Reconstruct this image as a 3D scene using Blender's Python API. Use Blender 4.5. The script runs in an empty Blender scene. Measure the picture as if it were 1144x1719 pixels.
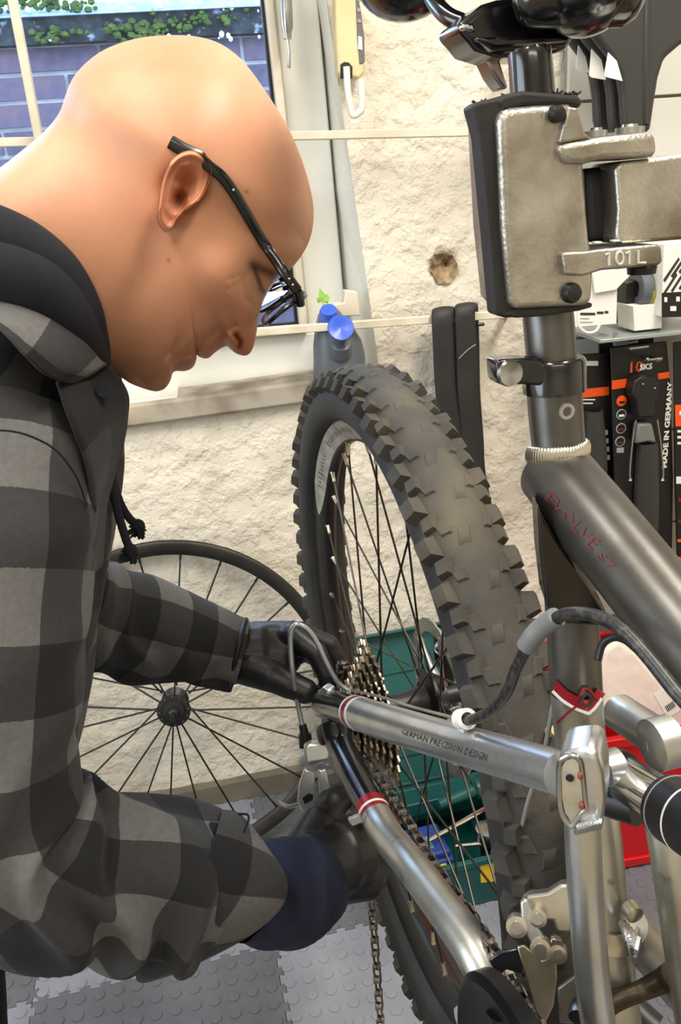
import bpy, bmesh, math, random
import numpy as np
from mathutils import Matrix, Vector, Quaternion

S = bpy.context.scene
COL = S.collection
# ------------------------------------------------------------------ camera
IW, IH, FPX, CX, CY, CAMH = 1144, 1719, 1400.0, 572.0, 859.5, 1.2
_d = np.array([(850-CX)/FPX, (4500-CY)/FPX, 1.0]); _d /= np.linalg.norm(_d)
_up = -_d
_fw = np.array([0, 0, 1.0]); _fw = _fw-_up*(_fw@_up); _fw /= np.linalg.norm(_fw)
RCW = np.stack([np.cross(_fw, _up), _fw, _up])
CAM = np.array([0, 0, CAMH])
cam = bpy.data.cameras.new('camera'); camo = bpy.data.objects.new('camera', cam); COL.objects.link(camo)
_c = [RCW@np.array([1, 0, 0]), RCW@np.array([0, -1, 0]), RCW@np.array([0, 0, -1])]
camo.matrix_world = Matrix(((_c[0][0], _c[1][0], _c[2][0], 0), (_c[0][1], _c[1][1], _c[2][1], 0), (_c[0][2], _c[1][2], _c[2][2], CAMH), (0, 0, 0, 1)))
cam.sensor_fit = 'AUTO'; cam.sensor_width = 36; cam.lens = FPX*36/IH; cam.clip_start = 0.02
S.camera = camo
# ------------------------------------------------------------------ world, lights, exposure
S.view_settings.view_transform = 'Standard'; S.view_settings.look = 'None'
S.view_settings.exposure = 0.18; S.view_settings.gamma = 1.0
S.view_settings.use_curve_mapping = False
try:
    S.cycles.use_denoising = True
    S.cycles.max_bounces = 8; S.cycles.transparent_max_bounces = 12
    S.cycles.caustics_reflective = False; S.cycles.caustics_refractive = False
    S.cycles.sample_clamp_indirect = 6.0
except Exception: pass
world = bpy.data.worlds.new('overcast_sky'); S.world = world; world.use_nodes = True
_bg = world.node_tree.nodes['Background']
_bg.inputs[0].default_value = (0.50, 0.70, 1.0, 1); _bg.inputs[1].default_value = 6.5
def area(name, loc, size, power, color, aim=(0, 0, -1)):
    l = bpy.data.lights.new(name, 'AREA'); l.shape = 'RECTANGLE'; l.size, l.size_y = size; l.energy = power; l.color = color
    o = bpy.data.objects.new(name, l); COL.objects.link(o); o.location = loc
    o.rotation_euler = Vector(aim).to_track_quat('-Z', 'Y').to_euler(); return o
# ceiling tube lamps of the workshop
area('ceiling_lamp_light', (-0.45, 0.15, 2.42), (0.25, 1.5), 19, (1.0, 0.95, 0.88))
area('ceiling_lamp_light', (0.75, 0.35, 2.42), (0.25, 1.5), 41, (1.0, 0.94, 0.85))
# cool fill added at the left wall to tint floor and arms blue
area('left_fill_light', (-1.82, -0.15, 1.35), (1.3, 1.2), 26, (0.70, 0.84, 1.0), (1, 0.12, -0.12))
area('ceiling_lamp_light', (0.1, -1.4, 2.42), (1.5, 0.25), 12, (1.0, 0.94, 0.85))
# ------------------------------------------------------------------ pixel geometry
def ray(px, py): return RCW@np.array([(px-CX)/FPX, (py-CY)/FPX, 1.0])
def at(px, py, d): return CAM+ray(px, py)*d
def onz(px, py, z=0.0): r = ray(px, py); return CAM+r*((z-CAMH)/r[2])
def onplane(px, py, p0, n): r = ray(px, py); return CAM+r*(((p0-CAM)@n)/(r@n))
def proj(P): c = RCW.T@(np.asarray(P)-CAM); return CX+FPX*c[0]/c[2], CY+FPX*c[1]/c[2], c[2]
def nrm(v): v = np.asarray(v, float); return v/(np.linalg.norm(v)+1e-12)
# ------------------------------------------------------------------ objects
LOCS = {}
def tag(o, label=None, cat=None, group=None, kind=None):
    if label: o['label'] = label
    if cat: o['category'] = cat
    if group: o['group'] = group
    if kind: o['kind'] = kind
    return o
def thing(name, label, cat, loc, group=None):
    o = bpy.data.objects.new(name, None); COL.objects.link(o); o.empty_display_size = 0.05
    o.location = tuple(float(v) for v in loc); LOCS[o.name] = np.array(loc, float); return tag(o, label, cat, group)
class MB:
    def __init__(s): s.v = []; s.f = []; s.uv = []; s.has_uv = False; s.mi = []; s.cur = 0
    def add(s, vs, fs, uvs=None):
        b = len(s.v); s.v.extend([tuple(map(float, p)) for p in vs])
        for k, f in enumerate(fs):
            s.f.append([i+b for i in f]); s.mi.append(s.cur)
            s.uv.append(uvs[k] if uvs else [(0, 0)]*len(f))
        if uvs: s.has_uv = True
        return s
    def box(s, c, ax, half):
        c = np.asarray(c, float); a = [np.asarray(ax[i], float)*half[i] for i in range(3)]
        vs = [c+i*a[0]+j*a[1]+k*a[2] for i in (-1, 1) for j in (-1, 1) for k in (-1, 1)]
        return s.add(vs, [(0, 1, 3, 2), (4, 6, 7, 5), (0, 4, 5, 1), (2, 3, 7, 6), (0, 2, 6, 4), (1, 5, 7, 3)])
    def rings(s, R, cap=True, closed=False, uvs=None, capmode='fan'):
        n = len(R[0]); vs = [p for r in R for p in r]; fs = []; us = [] if uvs is not None else None
        m = len(R)
        for i in range(m if closed else m-1):
            i2 = (i+1) % m
            for j in range(n):
                j2 = (j+1) % n
                fs.append((i*n+j, i*n+j2, i2*n+j2, i2*n+j))
                if us is not None:
                    U = uvs[i]; V = uvs[i2]
                    us.append([(U[0][j], U[1]), (U[0][j+1], U[1]), (V[0][j+1], V[1]), (V[0][j], V[1])])
        if cap and not closed:
            fs.append(tuple(range(n-1, -1, -1))); fs.append(tuple((m-1)*n+j for j in range(n)))
            if us is not None: us += [[(uvs[0][0][0], uvs[0][1])]*n, [(uvs[-1][0][0], uvs[-1][1])]*n]
        return s.add(vs, fs, us)
    def tube(s, path, r, seg=12, flat=None, cap=True, closed=False, up=None):
        P = [np.asarray(p, float) for p in path]; m = len(P)
        rr = r if hasattr(r, '__len__') else [r]*m
        T = frames(P, closed, up); R = []
        for i in range(m):
            t, a, b = T[i]; fl = 1.0 if flat is None else (flat[i] if hasattr(flat, '__len__') else flat)
            R.append([P[i]+rr[i]*(math.cos(q)*a+math.sin(q)*b*fl) for q in np.linspace(0, 2*math.pi, seg, endpoint=False)])
        return s.rings(R, cap, closed)
    def lathe(s, c, axis, prof, seg=24, cap=True):
        axis = nrm(axis); a = nrm(np.cross(axis, [0.3, 0.2, 1.0] if abs(axis[2]) < 0.9 else [1, 0, 0])); b = np.cross(axis, a)
        c = np.asarray(c, float)
        return s.rings([[c+axis*h+r*(math.cos(q)*a+math.sin(q)*b) for q in np.linspace(0, 2*math.pi, seg, endpoint=False)] for r, h in prof], cap)
    def ring(s, c, axis, prof, seg=64):
        """closed revolve: prof is a closed loop of (r,h)"""
        axis = nrm(axis); a = nrm(np.cross(axis, [0.3, 0.2, 1.0] if abs(axis[2]) < 0.9 else [1, 0, 0])); b = np.cross(axis, a); c = np.asarray(c, float)
        return s.rings([[c+axis*h+r*(math.cos(q)*a+math.sin(q)*b) for r, h in prof] for q in np.linspace(0, 2*math.pi, seg, endpoint=False)], False, True)
    def slab(s, front, back):
        n = len(front); vs = list(front)+list(back)
        fs = [tuple(range(n)), tuple(range(2*n-1, n-1, -1))]+[(i, i+n, (i+1) % n+n, (i+1) % n) for i in range(n)]
        return s.add(vs, fs)
    def ball(s, c, r, seg=12, rin=8):
        c = np.asarray(c, float); r = np.asarray(r if hasattr(r, '__len__') else [r]*3, float)
        R = [[c+r*np.array([math.sin(t)*math.cos(q), math.sin(t)*math.sin(q), math.cos(t)]) for q in np.linspace(0, 2*math.pi, seg, endpoint=False)] for t in np.linspace(0.02, math.pi-0.02, rin)]
        return s.rings(R)
    def cone(s, a, b, ra, rb, seg=14):
        """rounded cone (capsule)"""
        a = np.asarray(a, float); b = np.asarray(b, float); t = nrm(b-a); path = []; rr = []
        for q in (-80, -50, -20): path.append(a+t*ra*math.sin(math.radians(q))); rr.append(ra*math.cos(math.radians(q)))
        for q in (20, 50, 80): path.append(b+t*rb*math.sin(math.radians(q))); rr.append(rb*math.cos(math.radians(q)))
        return s.tube(path, rr, seg)
def frames(P, closed=False, up=None):
    m = len(P); out = []
    tan = [nrm(P[(i+1) % m]-P[i-1]) if (closed or 0 < i < m-1) else (nrm(P[1]-P[0]) if i == 0 else nrm(P[-1]-P[-2])) for i in range(m)]
    if up is not None:
        for t in tan:
            a = nrm(np.asarray(up, float)-t*(t@np.asarray(up, float))); out.append((t, a, np.cross(t, a)))
        return out
    a = nrm(np.cross(tan[0], [0.13, 0.21, 1.0] if abs(tan[0][2]) < 0.95 else [1, 0, 0]))
    for t in tan:
        a = nrm(a-t*(a@t)); out.append((t, a, np.cross(t, a)))
    return out
def spline(pts, n=8, closed=False):
    """Catmull-Rom through points (any dimension)"""
    P = np.array(pts, float); m = len(P); out = []
    for i in range(m if closed else m-1):
        if closed: p0, p1, p2, p3 = P[i-1], P[i], P[(i+1) % m], P[(i+2) % m]
        else: p1, p2 = P[i], P[i+1]; p0 = P[i-1] if i > 0 else 2*p1-p2; p3 = P[i+2] if i+2 < m else 2*p2-p1
        for k in range(n):
            t = k/n; out.append(0.5*((2*p1)+(-p0+p2)*t+(2*p0-5*p1+4*p2-p3)*t*t+(-p0+3*p1-3*p2+p3)*t**3))
    if not closed: out.append(P[-1])
    return out
def root_loc(parent):
    while parent.parent is not None: parent = parent.parent
    return LOCS.get(parent.name, np.array(parent.location))
def mesh_of(name, mb, mats, smooth=True, off=(0, 0, 0), fix=True):
    me = bpy.data.meshes.new(name)
    V = np.array(mb.v)-np.asarray(off, float)
    me.from_pydata([tuple(v) for v in V], [], mb.f)
    if mb.has_uv:
        l = me.uv_layers.new(name='UVMap'); k = 0; flat = [c for u in mb.uv for c in u]
        arr = np.array(flat, 'f').reshape(-1)
        if len(arr) == len(l.data)*2: l.data.foreach_set('uv', arr)
    for m in (mats if isinstance(mats, (list, tuple)) else [mats]): me.materials.append(m)
    if max(mb.mi or [0]) > 0: me.polygons.foreach_set('material_index', np.array(mb.mi, 'i'))
    if fix:
        bm = bmesh.new(); bm.from_mesh(me); bmesh.ops.recalc_face_normals(bm, faces=bm.faces); bm.to_mesh(me); bm.free()
    if smooth:
        me.polygons.foreach_set('use_smooth', np.ones(len(me.polygons), bool))
        if smooth != 'all':
            try: me.set_sharp_from_angle(angle=math.radians(40))
            except Exception: pass
    me.update(); return me
def obj(name, mb, mat, parent=None, smooth=True, bevel=0, bseg=2, fix=True, loc=None):
    off = root_loc(parent) if parent is not None else (np.asarray(loc, float) if loc is not None else np.zeros(3))
    o = bpy.data.objects.new(name, mesh_of(name, mb, mat, smooth, off, fix)); COL.objects.link(o)
    if parent is not None: o.parent = parent
    elif loc is not None: o.location = tuple(map(float, loc)); LOCS[o.name] = np.asarray(loc, float)
    else: LOCS[o.name] = np.zeros(3)
    if bevel:
        b = o.modifiers.new('bevel', 'BEVEL'); b.width = bevel; b.segments = bseg; b.limit_method = 'ANGLE'; b.angle_limit = math.radians(35)
    return o
def inst(name, me, M, parent=None):
    """another object sharing a mesh, placed by a world matrix"""
    o = bpy.data.objects.new(name, me); COL.objects.link(o)
    if parent is not None:
        o.parent = parent; o.matrix_local = Matrix.Translation(Vector(-root_loc(parent)))@M
    else: o.matrix_world = M
    return o
def basis(o, x, y, z, s=(1, 1, 1)):
    return Matrix(((x[0]*s[0], y[0]*s[1], z[0]*s[2], o[0]), (x[1]*s[0], y[1]*s[1], z[1]*s[2], o[1]), (x[2]*s[0], y[2]*s[1], z[2]*s[2], o[2]), (0, 0, 0, 1)))
def pxslab(poly, p0, n, thick, sub=0):
    """polygon traced in pixels, put on the plane (p0,n) and given a thickness away from the viewer"""
    n = nrm(n); n = n if n@(np.asarray(p0)-CAM) > 0 else -n
    fr = [onplane(x, y, np.asarray(p0), n) for x, y in poly]
    return MB().slab(fr, [p+n*thick for p in fr])
# ------------------------------------------------------------------ flat lettering
def text_geo(txt, size=1.0, res=2, thin=0.0):
    cu = bpy.data.curves.new('t', 'FONT'); cu.body = txt; cu.size = size; cu.offset = thin; cu.align_x = 'CENTER'; cu.align_y = 'CENTER'; cu.resolution_u = res
    o = bpy.data.objects.new('t', cu); COL.objects.link(o)
    dg = bpy.context.evaluated_depsgraph_get(); me = bpy.data.meshes.new_from_object(o.evaluated_get(dg))
    V = np.array([v.co[:] for v in me.vertices]) if len(me.vertices) else np.zeros((0, 3)); F = [tuple(p.vertices) for p in me.polygons]
    bpy.data.objects.remove(o); bpy.data.curves.remove(cu); bpy.data.meshes.remove(me); return V, F
def lettering(name, txt, o, x, y, size, mat, parent, width=None, lift=0.0004, bold=0.0, depth=0.0):
    V, F = text_geo(txt, size, 2, bold)
    if not len(V): return None
    x = nrm(x); y = nrm(np.asarray(y, float)-x*(np.asarray(y, float)@x)); z = np.cross(x, y)
    sx = 1.0 if width is None else width/max(1e-6, V[:, 0].max()-V[:, 0].min())
    P = [np.asarray(o, float)+x*v[0]*sx+y*v[1]+z*lift for v in V]
    mb = MB(); mb.add(P, F)
    if depth:
        ob = obj(name, mb, mat, parent, smooth=False, fix=False); so = ob.modifiers.new('solid', 'SOLIDIFY'); so.thickness = depth; so.offset = 0; return ob
    return obj(name, mb, mat, parent, smooth=False, fix=False)
# ------------------------------------------------------------------ materials
def lin(c):
    return tuple(((v/255)/12.92 if v/255 <= 0.04045 else ((v/255+0.055)/1.055)**2.4) for v in c)
MATS = {}
def mat(name, c, rough=0.5, metal=0.0, c2=None, cs=8.0, mix=(0.35, 0.65), bump=0.0, bs=60.0, bd=0.002, spec=0.5, coat=0.0, sss=0.0, detail=4.0, rvar=0.0, stretch=None, trans=0.0, c3=None, c3s=3.0, c3t=(0.55, 0.7)):
    """procedural material: colours in sRGB 0-255, optional second colour by noise, bump by noise"""
    m = bpy.data.materials.new(name); m.use_nodes = True; nt = m.node_tree; N = nt.nodes; L = nt.links
    b = N['Principled BSDF']; b.inputs['Base Color'].default_value = (*lin(c), 1); b.inputs['Roughness'].default_value = rough
    b.inputs['Metallic'].default_value = metal; b.inputs['Specular IOR Level'].default_value = spec
    if coat: b.inputs['Coat Weight'].default_value = coat; b.inputs['Coat Roughness'].default_value = 0.08
    if trans: b.inputs['Transmission Weight'].default_value = trans
    tc = N.new('ShaderNodeTexCoord'); src = tc.outputs['Object']
    if stretch:
        mp = N.new('ShaderNodeMapping'); mp.inputs['Scale'].default_value = stretch; L.new(src, mp.inputs[0]); src = mp.outputs[0]
    last = None
    def noise(sc, de=detail):
        n = N.new('ShaderNodeTexNoise'); n.inputs['Scale'].default_value = sc; n.inputs['Detail'].default_value = de; L.new(src, n.inputs['Vector']); return n
    if c2 is not None:
        n = noise(cs); r = N.new('ShaderNodeValToRGB'); r.color_ramp.elements[0].position = mix[0]; r.color_ramp.elements[1].position = mix[1]
        r.color_ramp.elements[0].color = (*lin(c), 1); r.color_ramp.elements[1].color = (*lin(c2), 1); L.new(n.outputs['Fac'], r.inputs[0]); last = r.outputs[0]
        if c3 is not None:
            n3 = noise(c3s); r3 = N.new('ShaderNodeValToRGB'); r3.color_ramp.elements[0].position = c3t[0]; r3.color_ramp.elements[1].position = c3t[1]; L.new(n3.outputs['Fac'], r3.inputs[0])
            mx = N.new('ShaderNodeMix'); mx.data_type = 'RGBA'; L.new(r3.outputs[0], mx.inputs['Factor']); L.new(last, mx.inputs['A']); mx.inputs['B'].default_value = (*lin(c3), 1); last = mx.outputs['Result']
        L.new(last, b.inputs['Base Color'])
        if rvar:
            mr = N.new('ShaderNodeMapRange'); mr.inputs['To Min'].default_value = rough-rvar; mr.inputs['To Max'].default_value = rough+rvar; L.new(n.outputs['Fac'], mr.inputs[0]); L.new(mr.outputs[0], b.inputs['Roughness'])
    if bump:
        n = noise(bs); bp = N.new('ShaderNodeBump'); bp.inputs['Strength'].default_value = bump; bp.inputs['Distance'].default_value = bd; L.new(n.outputs['Fac'], bp.inputs['Height']); L.new(bp.outputs[0], b.inputs['Normal'])
    if sss:
        b.inputs['Subsurface Weight'].default_value = sss; b.inputs['Subsurface Radius'].default_value = (1.0, 0.35, 0.18); b.inputs['Subsurface Scale'].default_value = 0.006
    MATS[name] = m; return m
def hnoise(x, seed=0):
    """cheap smooth 1-3D value noise in [-1,1]"""
    x = np.atleast_2d(np.asarray(x, float)); i = np.floor(x).astype(np.int64); f = x-i; f = f*f*(3-2*f); d = x.shape[1]; out = 0
    for k in range(2**d):
        w = np.ones(len(x)); h = np.full(len(x), seed*7919+17, np.int64)
        for a in range(d):
            o = (k >> a) & 1; w = w*(f[:, a] if o else 1-f[:, a]); h = (h*1103515245+(i[:, a]+o)*(12345+a*668265263)) & 0x7fffffff
        h = (h ^ (h >> 13))*1274126177 & 0x7fffffff
        out = out+w*((h ^ (h >> 16)) & 0xffff)/32767.5
    return out-1.0
# ------------------------------------------------------------------ wall frame of reference
WA = math.radians(8.0)
PW = onz(380, 1341); WD = np.array([math.cos(WA), math.sin(WA), 0]); WN = np.array([math.sin(WA), -math.cos(WA), 0]); ZUP = np.array([0, 0, 1.0])
def onw(px, py, off=0.0): return onplane(px, py, PW+WN*off, WN)
def wsz(P): q = np.asarray(P)-PW; return q@WD, q[2]
def wp(s, z, off=0.0): return PW+WD*s+WN*off+ZUP*(z-PW[2])
# ------------------------------------------------------------------ materials of the setting
def plaster_mat():
    m = mat('plaster', (234, 226, 209), 0.85, c2=(217, 208, 190), cs=3.2, mix=(0.35, 0.75), c3=(196, 184, 162), c3s=7.0, c3t=(0.62, 0.86))
    nt = m.node_tree; N = nt.nodes; L = nt.links; b = N['Principled BSDF']; tc = N['Texture Coordinate']
    n1 = N.new('ShaderNodeTexNoise'); n1.inputs['Scale'].default_value = 34; n1.inputs['Detail'].default_value = 5; n1.inputs['Roughness'].default_value = 0.55
    n2 = N.new('ShaderNodeTexNoise'); n2.inputs['Scale'].default_value = 150; n2.inputs['Detail'].default_value = 2
    for n in (n1, n2): L.new(tc.outputs['Object'], n.inputs['Vector'])
    r = N.new('ShaderNodeValToRGB'); r.color_ramp.elements[0].position = 0.42; r.color_ramp.elements[1].position = 0.62; L.new(n1.outputs['Fac'], r.inputs[0])
    a = N.new('ShaderNodeMath'); a.operation = 'MULTIPLY_ADD'; a.inputs[1].default_value = 0.25; L.new(n2.outputs['Fac'], a.inputs[0]); L.new(r.outputs[0], a.inputs[2])
    bp = N.new('ShaderNodeBump'); bp.inputs['Strength'].default_value = 0.6; bp.inputs['Distance'].default_value = 0.0045; L.new(a.outputs[0], bp.inputs['Height']); L.new(bp.outputs[0], b.inputs['Normal'])
    return m
M_PL = plaster_mat()
M_CEIL = mat('ceiling_paint', (238, 234, 224), 0.9, c2=(228, 222, 210), cs=2)
M_WHITE = mat('white_window_paint', (236, 236, 228), 0.45, c2=(222, 221, 210), cs=6, bump=0.1, bs=40)
M_BEIGE = mat('cream_window_sash', (226, 218, 200), 0.5, c2=(206, 196, 176), cs=9)
M_GASK = mat('black_gasket', (22, 26, 34), 0.6)
M_SILL = mat('grey_stone_sill', (172, 163, 148), 0.85, c2=(120, 110, 96), cs=14, mix=(0.4, 0.66), c3=(206, 190, 160), c3s=5, bump=0.5, bs=50)
M_PLINTH = mat('grey_painted_plinth', (128, 120, 104), 0.9, c2=(104, 97, 84), cs=12, bump=0.5, bs=70)
M_SCREED = mat('tan_screed', (176, 160, 132), 0.95, c2=(146, 131, 106), cs=18, bump=0.6, bs=120)
# ------------------------------------------------------------------ back wall with window opening and the drilled hole
ev = lambda y: 548+0.143*y            # corner of the reveal, traced
c_t = wsz(onw(ev(0), 0)); c_b = wsz(onw(ev(560), 560))
SR = lambda z: c_b[0]+(c_t[0]-c_b[0])*(z-c_b[1])/(c_t[1]-c_b[1])
ZS = wsz(onw(355, 668))[1]
HOLE = wsz(onw(746, 450))
def wall_disp(s, z):
    p = np.stack([np.asarray(s).ravel(), np.asarray(z).ravel()], 1)
    d = 0.0035*hnoise(p*9, 1)+0.002*hnoise(p*24+5, 2)+0.0013*hnoise(p*60+9, 3)
    e = np.hypot((p[:, 0]-HOLE[0])/0.027, (p[:, 1]-HOLE[1])/0.031)+0.16*hnoise(p*90, 5)
    d = d-0.014*np.clip(1-e, 0, 1)**0.5
    e2 = np.hypot((p[:, 0]-HOLE[0]-0.002)/0.010, (p[:, 1]-HOLE[1]-0.006)/0.010)
    d = d-0.035*np.clip(1.15-e2, 0, 1)**0.4
    cr = np.abs(p[:, 1]-(ZS-0.085+0.012*hnoise(p[:, :1]*14, 7)))     # hairline crack below the sill
    return d-0.0025*np.clip(1-cr/0.004, 0, 1)*(p[:, 0] < 0.05)
def wall_part(mb, ss, zs, smap):
    n = len(ss); Sg = np.zeros((len(zs), n)); Zg = np.zeros((len(zs), n))
    for i, z in enumerate(zs): Sg[i] = [smap(u, z) for u in ss]; Zg[i] = z
    D = wall_disp(Sg, Zg); P = [wp(a, b, c) for a, b, c in zip(Sg.ravel(), Zg.ravel(), D)]
    mb.add(P, [(i*n+j, i*n+j+1, (i+1)*n+j+1, (i+1)*n+j) for i in range(len(zs)-1) for j in range(n-1)])
mb = MB()
zf = np.concatenate([np.arange(0, 0.5, 0.02), np.arange(0.5, 1.6, 0.006), np.arange(1.6, 2.56, 0.08)])
uf = np.concatenate([np.arange(0, 0.42, 0.006), np.arange(0.42, 2.3, 0.06)])
wall_part(mb, uf, zf, lambda u, z: SR(max(z, ZS))+u)
wall_part(mb, np.concatenate([np.arange(-2.0, -0.75, 0.05), np.arange(-0.75, SR(ZS), 0.012), [SR(ZS)]]), np.concatenate([np.arange(0, ZS, 0.012), [ZS]]), lambda u, z: u)
ob = obj('wall_back', mb, M_PL, smooth='all', fix=False); tag(ob, 'cream rough plaster wall with a window and a drilled hole', kind='structure')
wallo = ob
rk_ = random.Random(12); q = MB(); ctr = onw(746, 452, -0.016); rim_ = []
for k in range(22):
    t = 2*math.pi*k/22; rx = 23+rk_.uniform(-4, 4); ry = (26 if math.sin(t) > 0 else 27)+rk_.uniform(-4, 4); rim_.append((746+rx*math.cos(t), 450+ry*math.sin(t)))
vs = [onw(x, y, 0.0045) for x, y in rim_]+[onw(746+(x-746)*0.7+rk_.uniform(-2, 2), 450+(y-450)*0.7+rk_.uniform(-2, 2), -0.004+rk_.uniform(-0.002, 0.002)) for x, y in rim_]+[onw(749+(x-746)*0.25, 444+(y-450)*0.22, -0.012) for x, y in rim_]+[onw(750, 443, -0.035)]
q.add(vs, [(k, (k+1) % 22, 22+(k+1) % 22, 22+k) for k in range(22)]+[(22+k, 22+(k+1) % 22, 44+(k+1) % 22, 44+k) for k in range(22)]+[(44+k, 44+(k+1) % 22, 66) for k in range(22)])
obj('broken_plaster', q, mat('crumbled_plaster', (178, 154, 118), 0.95, c2=(128, 108, 84), cs=90, bump=0.8, bs=160), wallo, smooth='all', fix=False)
# other sides of the room
def plain(name, pts, m, label):
    q = MB(); q.add(pts, [(0, 1, 2, 3)]); tag(obj(name, q, m, smooth=False, fix=False), label, kind='structure')
XL, XR, YB, ZC = -1.9, 2.2, -2.4, 2.5
yl = PW[1]+(XL-PW[0])*math.tan(WA); yr = PW[1]+(XR-PW[0])*math.tan(WA)
plain('wall_left', [(XL, YB, 0), (XL, yl, 0), (XL, yl, ZC), (XL, YB, ZC)], M_PL, 'plain cream side wall of the workshop')
plain('wall_right', [(XR, yr, 0), (XR, YB, 0), (XR, YB, ZC), (XR, yr, ZC)], M_PL, 'plain cream wall beyond the display')
plain('wall_front', [(XR, YB, 0), (XL, YB, 0), (XL, YB, ZC), (XR, YB, ZC)], M_PL, 'plain cream wall behind the viewer')
plain('ceiling', [(XL, YB, ZC), (XR, YB, ZC), (XR, yr, ZC), (XL, yl, ZC)], M_CEIL, 'white painted workshop ceiling')
w2 = thing('added_window_frame', 'unseen white window frame added around the fill light', None, (XL+0.02, -0.15, 0.7)); w2['kind'] = 'structure'  # made-up frame on the closed side wall, dressing the left fill
for y, z, hy, hz in ((-0.15, 0.72, 0.72, 0.03), (-0.15, 1.98, 0.72, 0.03), (-0.84, 1.35, 0.03, 0.66), (0.54, 1.35, 0.03, 0.66), (-0.15, 1.35, 0.015, 0.62)):
    q = MB(); q.box((XL+0.025, y, z), np.eye(3), (0.022, hy, hz)); obj('frame_bar', q, M_WHITE, w2, bevel=0.003)
# wall above and left of the window opening
WT = 2.02; WL = -1.45
q = MB()
q.add([wp(-2.05, WT), wp(SR(WT), WT), wp(SR(2.5), 2.5), wp(-2.05, 2.5)], [(0, 1, 2, 3)])
q.add([wp(-2.05, ZS), wp(WL, ZS), wp(WL, WT), wp(-2.05, WT)], [(0, 1, 2, 3)])
tag(obj('wall_lintel', q, M_PL, smooth=False, fix=False), 'plaster wall around the window head', kind='structure')
# reveal of the window (jamb, head, far jamb, ledge)
OFW = -0.085
fe = lambda y: 534+0.088*y
rv = MB()
jb = [wsz(onw(fe(y), y, OFW)) for y in (-300, 0, 300, 640)]
zz = [ZS-0.02, 1.0, 1.2, 1.5, WT]
def fs(z):
    a, b = jb[1], jb[3]; return b[0]+(a[0]-b[0])*(z-b[1])/(a[1]-b[1])
for i in range(len(zz)-1):
    rv.add([wp(SR(zz[i]), zz[i], 0.001), wp(SR(zz[i+1]), zz[i+1], 0.001), wp(fs(zz[i+1]), zz[i+1], OFW-0.05), wp(fs(zz[i]), zz[i], OFW-0.05)], [(0, 1, 2, 3)])
rv.add([wp(WL, WT), wp(SR(WT), WT), wp(SR(WT), WT, -0.3), wp(WL, WT, -0.3)], [(0, 1, 2, 3)])
rv.add([wp(WL, ZS-0.1), wp(WL, WT), wp(WL, WT, -0.3), wp(WL, ZS-0.1, -0.3)], [(0, 1, 2, 3)])
tag(obj('wall_reveal', rv, M_WHITE, smooth=False, fix=False), 'white painted window reveal', kind='structure')
# ------------------------------------------------------------------ window
win = thing('window_1', 'white framed window with a view of a brick wall', None, wp(-0.5, ZS)); win['kind'] = 'structure'
gx = lambda y: 445+0.107*y
by = lambda x: 546-0.085*(x-503)
def pslab(poly, off, t): return pxslab(poly, PW+WN*off, WN, t)
Y0 = -420; X0 = -620
obj('sash_stile', pslab([(gx(Y0), Y0), (gx(Y0)+16, Y0), (gx(560)+15, by(520)+14), (gx(546), by(503))], OFW+0.03, 0.05), M_BEIGE, win, bevel=0.003)
obj('sash_rail', pslab([(X0, by(X0)), (gx(546), by(503)), (gx(546)+14, by(517)+14), (X0, by(X0)+14)], OFW+0.03, 0.05), M_BEIGE, win, bevel=0.003)
obj('frame_stile', pslab([(gx(Y0)+16, Y0), (fe(Y0), Y0), (fe(640), 636), (gx(640)+14, 646)], OFW, 0.06), M_WHITE, win, bevel=0.004)
obj('frame_rail', pslab([(X0, by(X0)+14), (gx(546)+14, by(517)+14), (fe(600), 548), (fe(640), 632), (X0, 632-0.1*(X0-590))], OFW+0.005, 0.06), M_WHITE, win, bevel=0.004)
obj('gasket', pslab([(gx(Y0)-7, Y0), (gx(Y0), Y0), (gx(546), by(503)), (X0, by(X0)), (X0, by(X0)-6), (gx(546)-7, by(497)-6)], OFW+0.012, 0.02), M_GASK, win)
glass = bpy.data.materials.new('window_glass'); glass.use_nodes = True
_n = glass.node_tree.nodes; _l = glass.node_tree.links; _n.remove(_n['Principled BSDF'])
_t = _n.new('ShaderNodeBsdfTransparent'); _t.inputs[0].default_value = (0.93, 0.96, 1.0, 1); _g = _n.new('ShaderNodeBsdfGlossy'); _g.inputs['Roughness'].default_value = 0.02
_f = _n.new('ShaderNodeFresnel'); _f.inputs[0].default_value = 1.45; _m = _n.new('ShaderNodeMixShader'); _l.new(_f.outputs[0], _m.inputs[0]); _l.new(_t.outputs[0], _m.inputs[1]); _l.new(_g.outputs[0], _m.inputs[2]); _l.new(_m.outputs[0], _n['Material Output'].inputs[0])
q = MB(); q.add([onw(X0, Y0, OFW), onw(gx(Y0), Y0, OFW), onw(gx(546), 548, OFW), onw(X0, by(X0), OFW)], [(0, 1, 2, 3)])
obj('pane', q, glass, win, smooth=False, fix=False)
M_STEEL = mat('brushed_steel', (196, 198, 198), 0.28, 1.0, c2=(168, 168, 166), cs=30)
M_CHROME = mat('chrome', (226, 226, 224), 0.12, 1.0)
# handle of the sash, lever hanging down
hp = onw(482, -10, OFW+0.05)
q = MB(); a = onw(478, -60, OFW+0.055); b = onw(483, 66, OFW+0.055)
q.tube(spline([a, a*0.5+b*0.5, b], 6), [0.013]*4+[0.016]*5+[0.0155]*2+[0.011]*2, 16, flat=0.62)
hd = obj('handle', q, M_STEEL, win)
q = MB(); q.tube([onw(483, 64, OFW+0.055), onw(486, 88, OFW+0.055), onw(485, 114, OFW+0.055)], [0.0022, 0.0022, 0.0034], 8)
obj('handle_pin', q, M_STEEL, hd)
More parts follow.
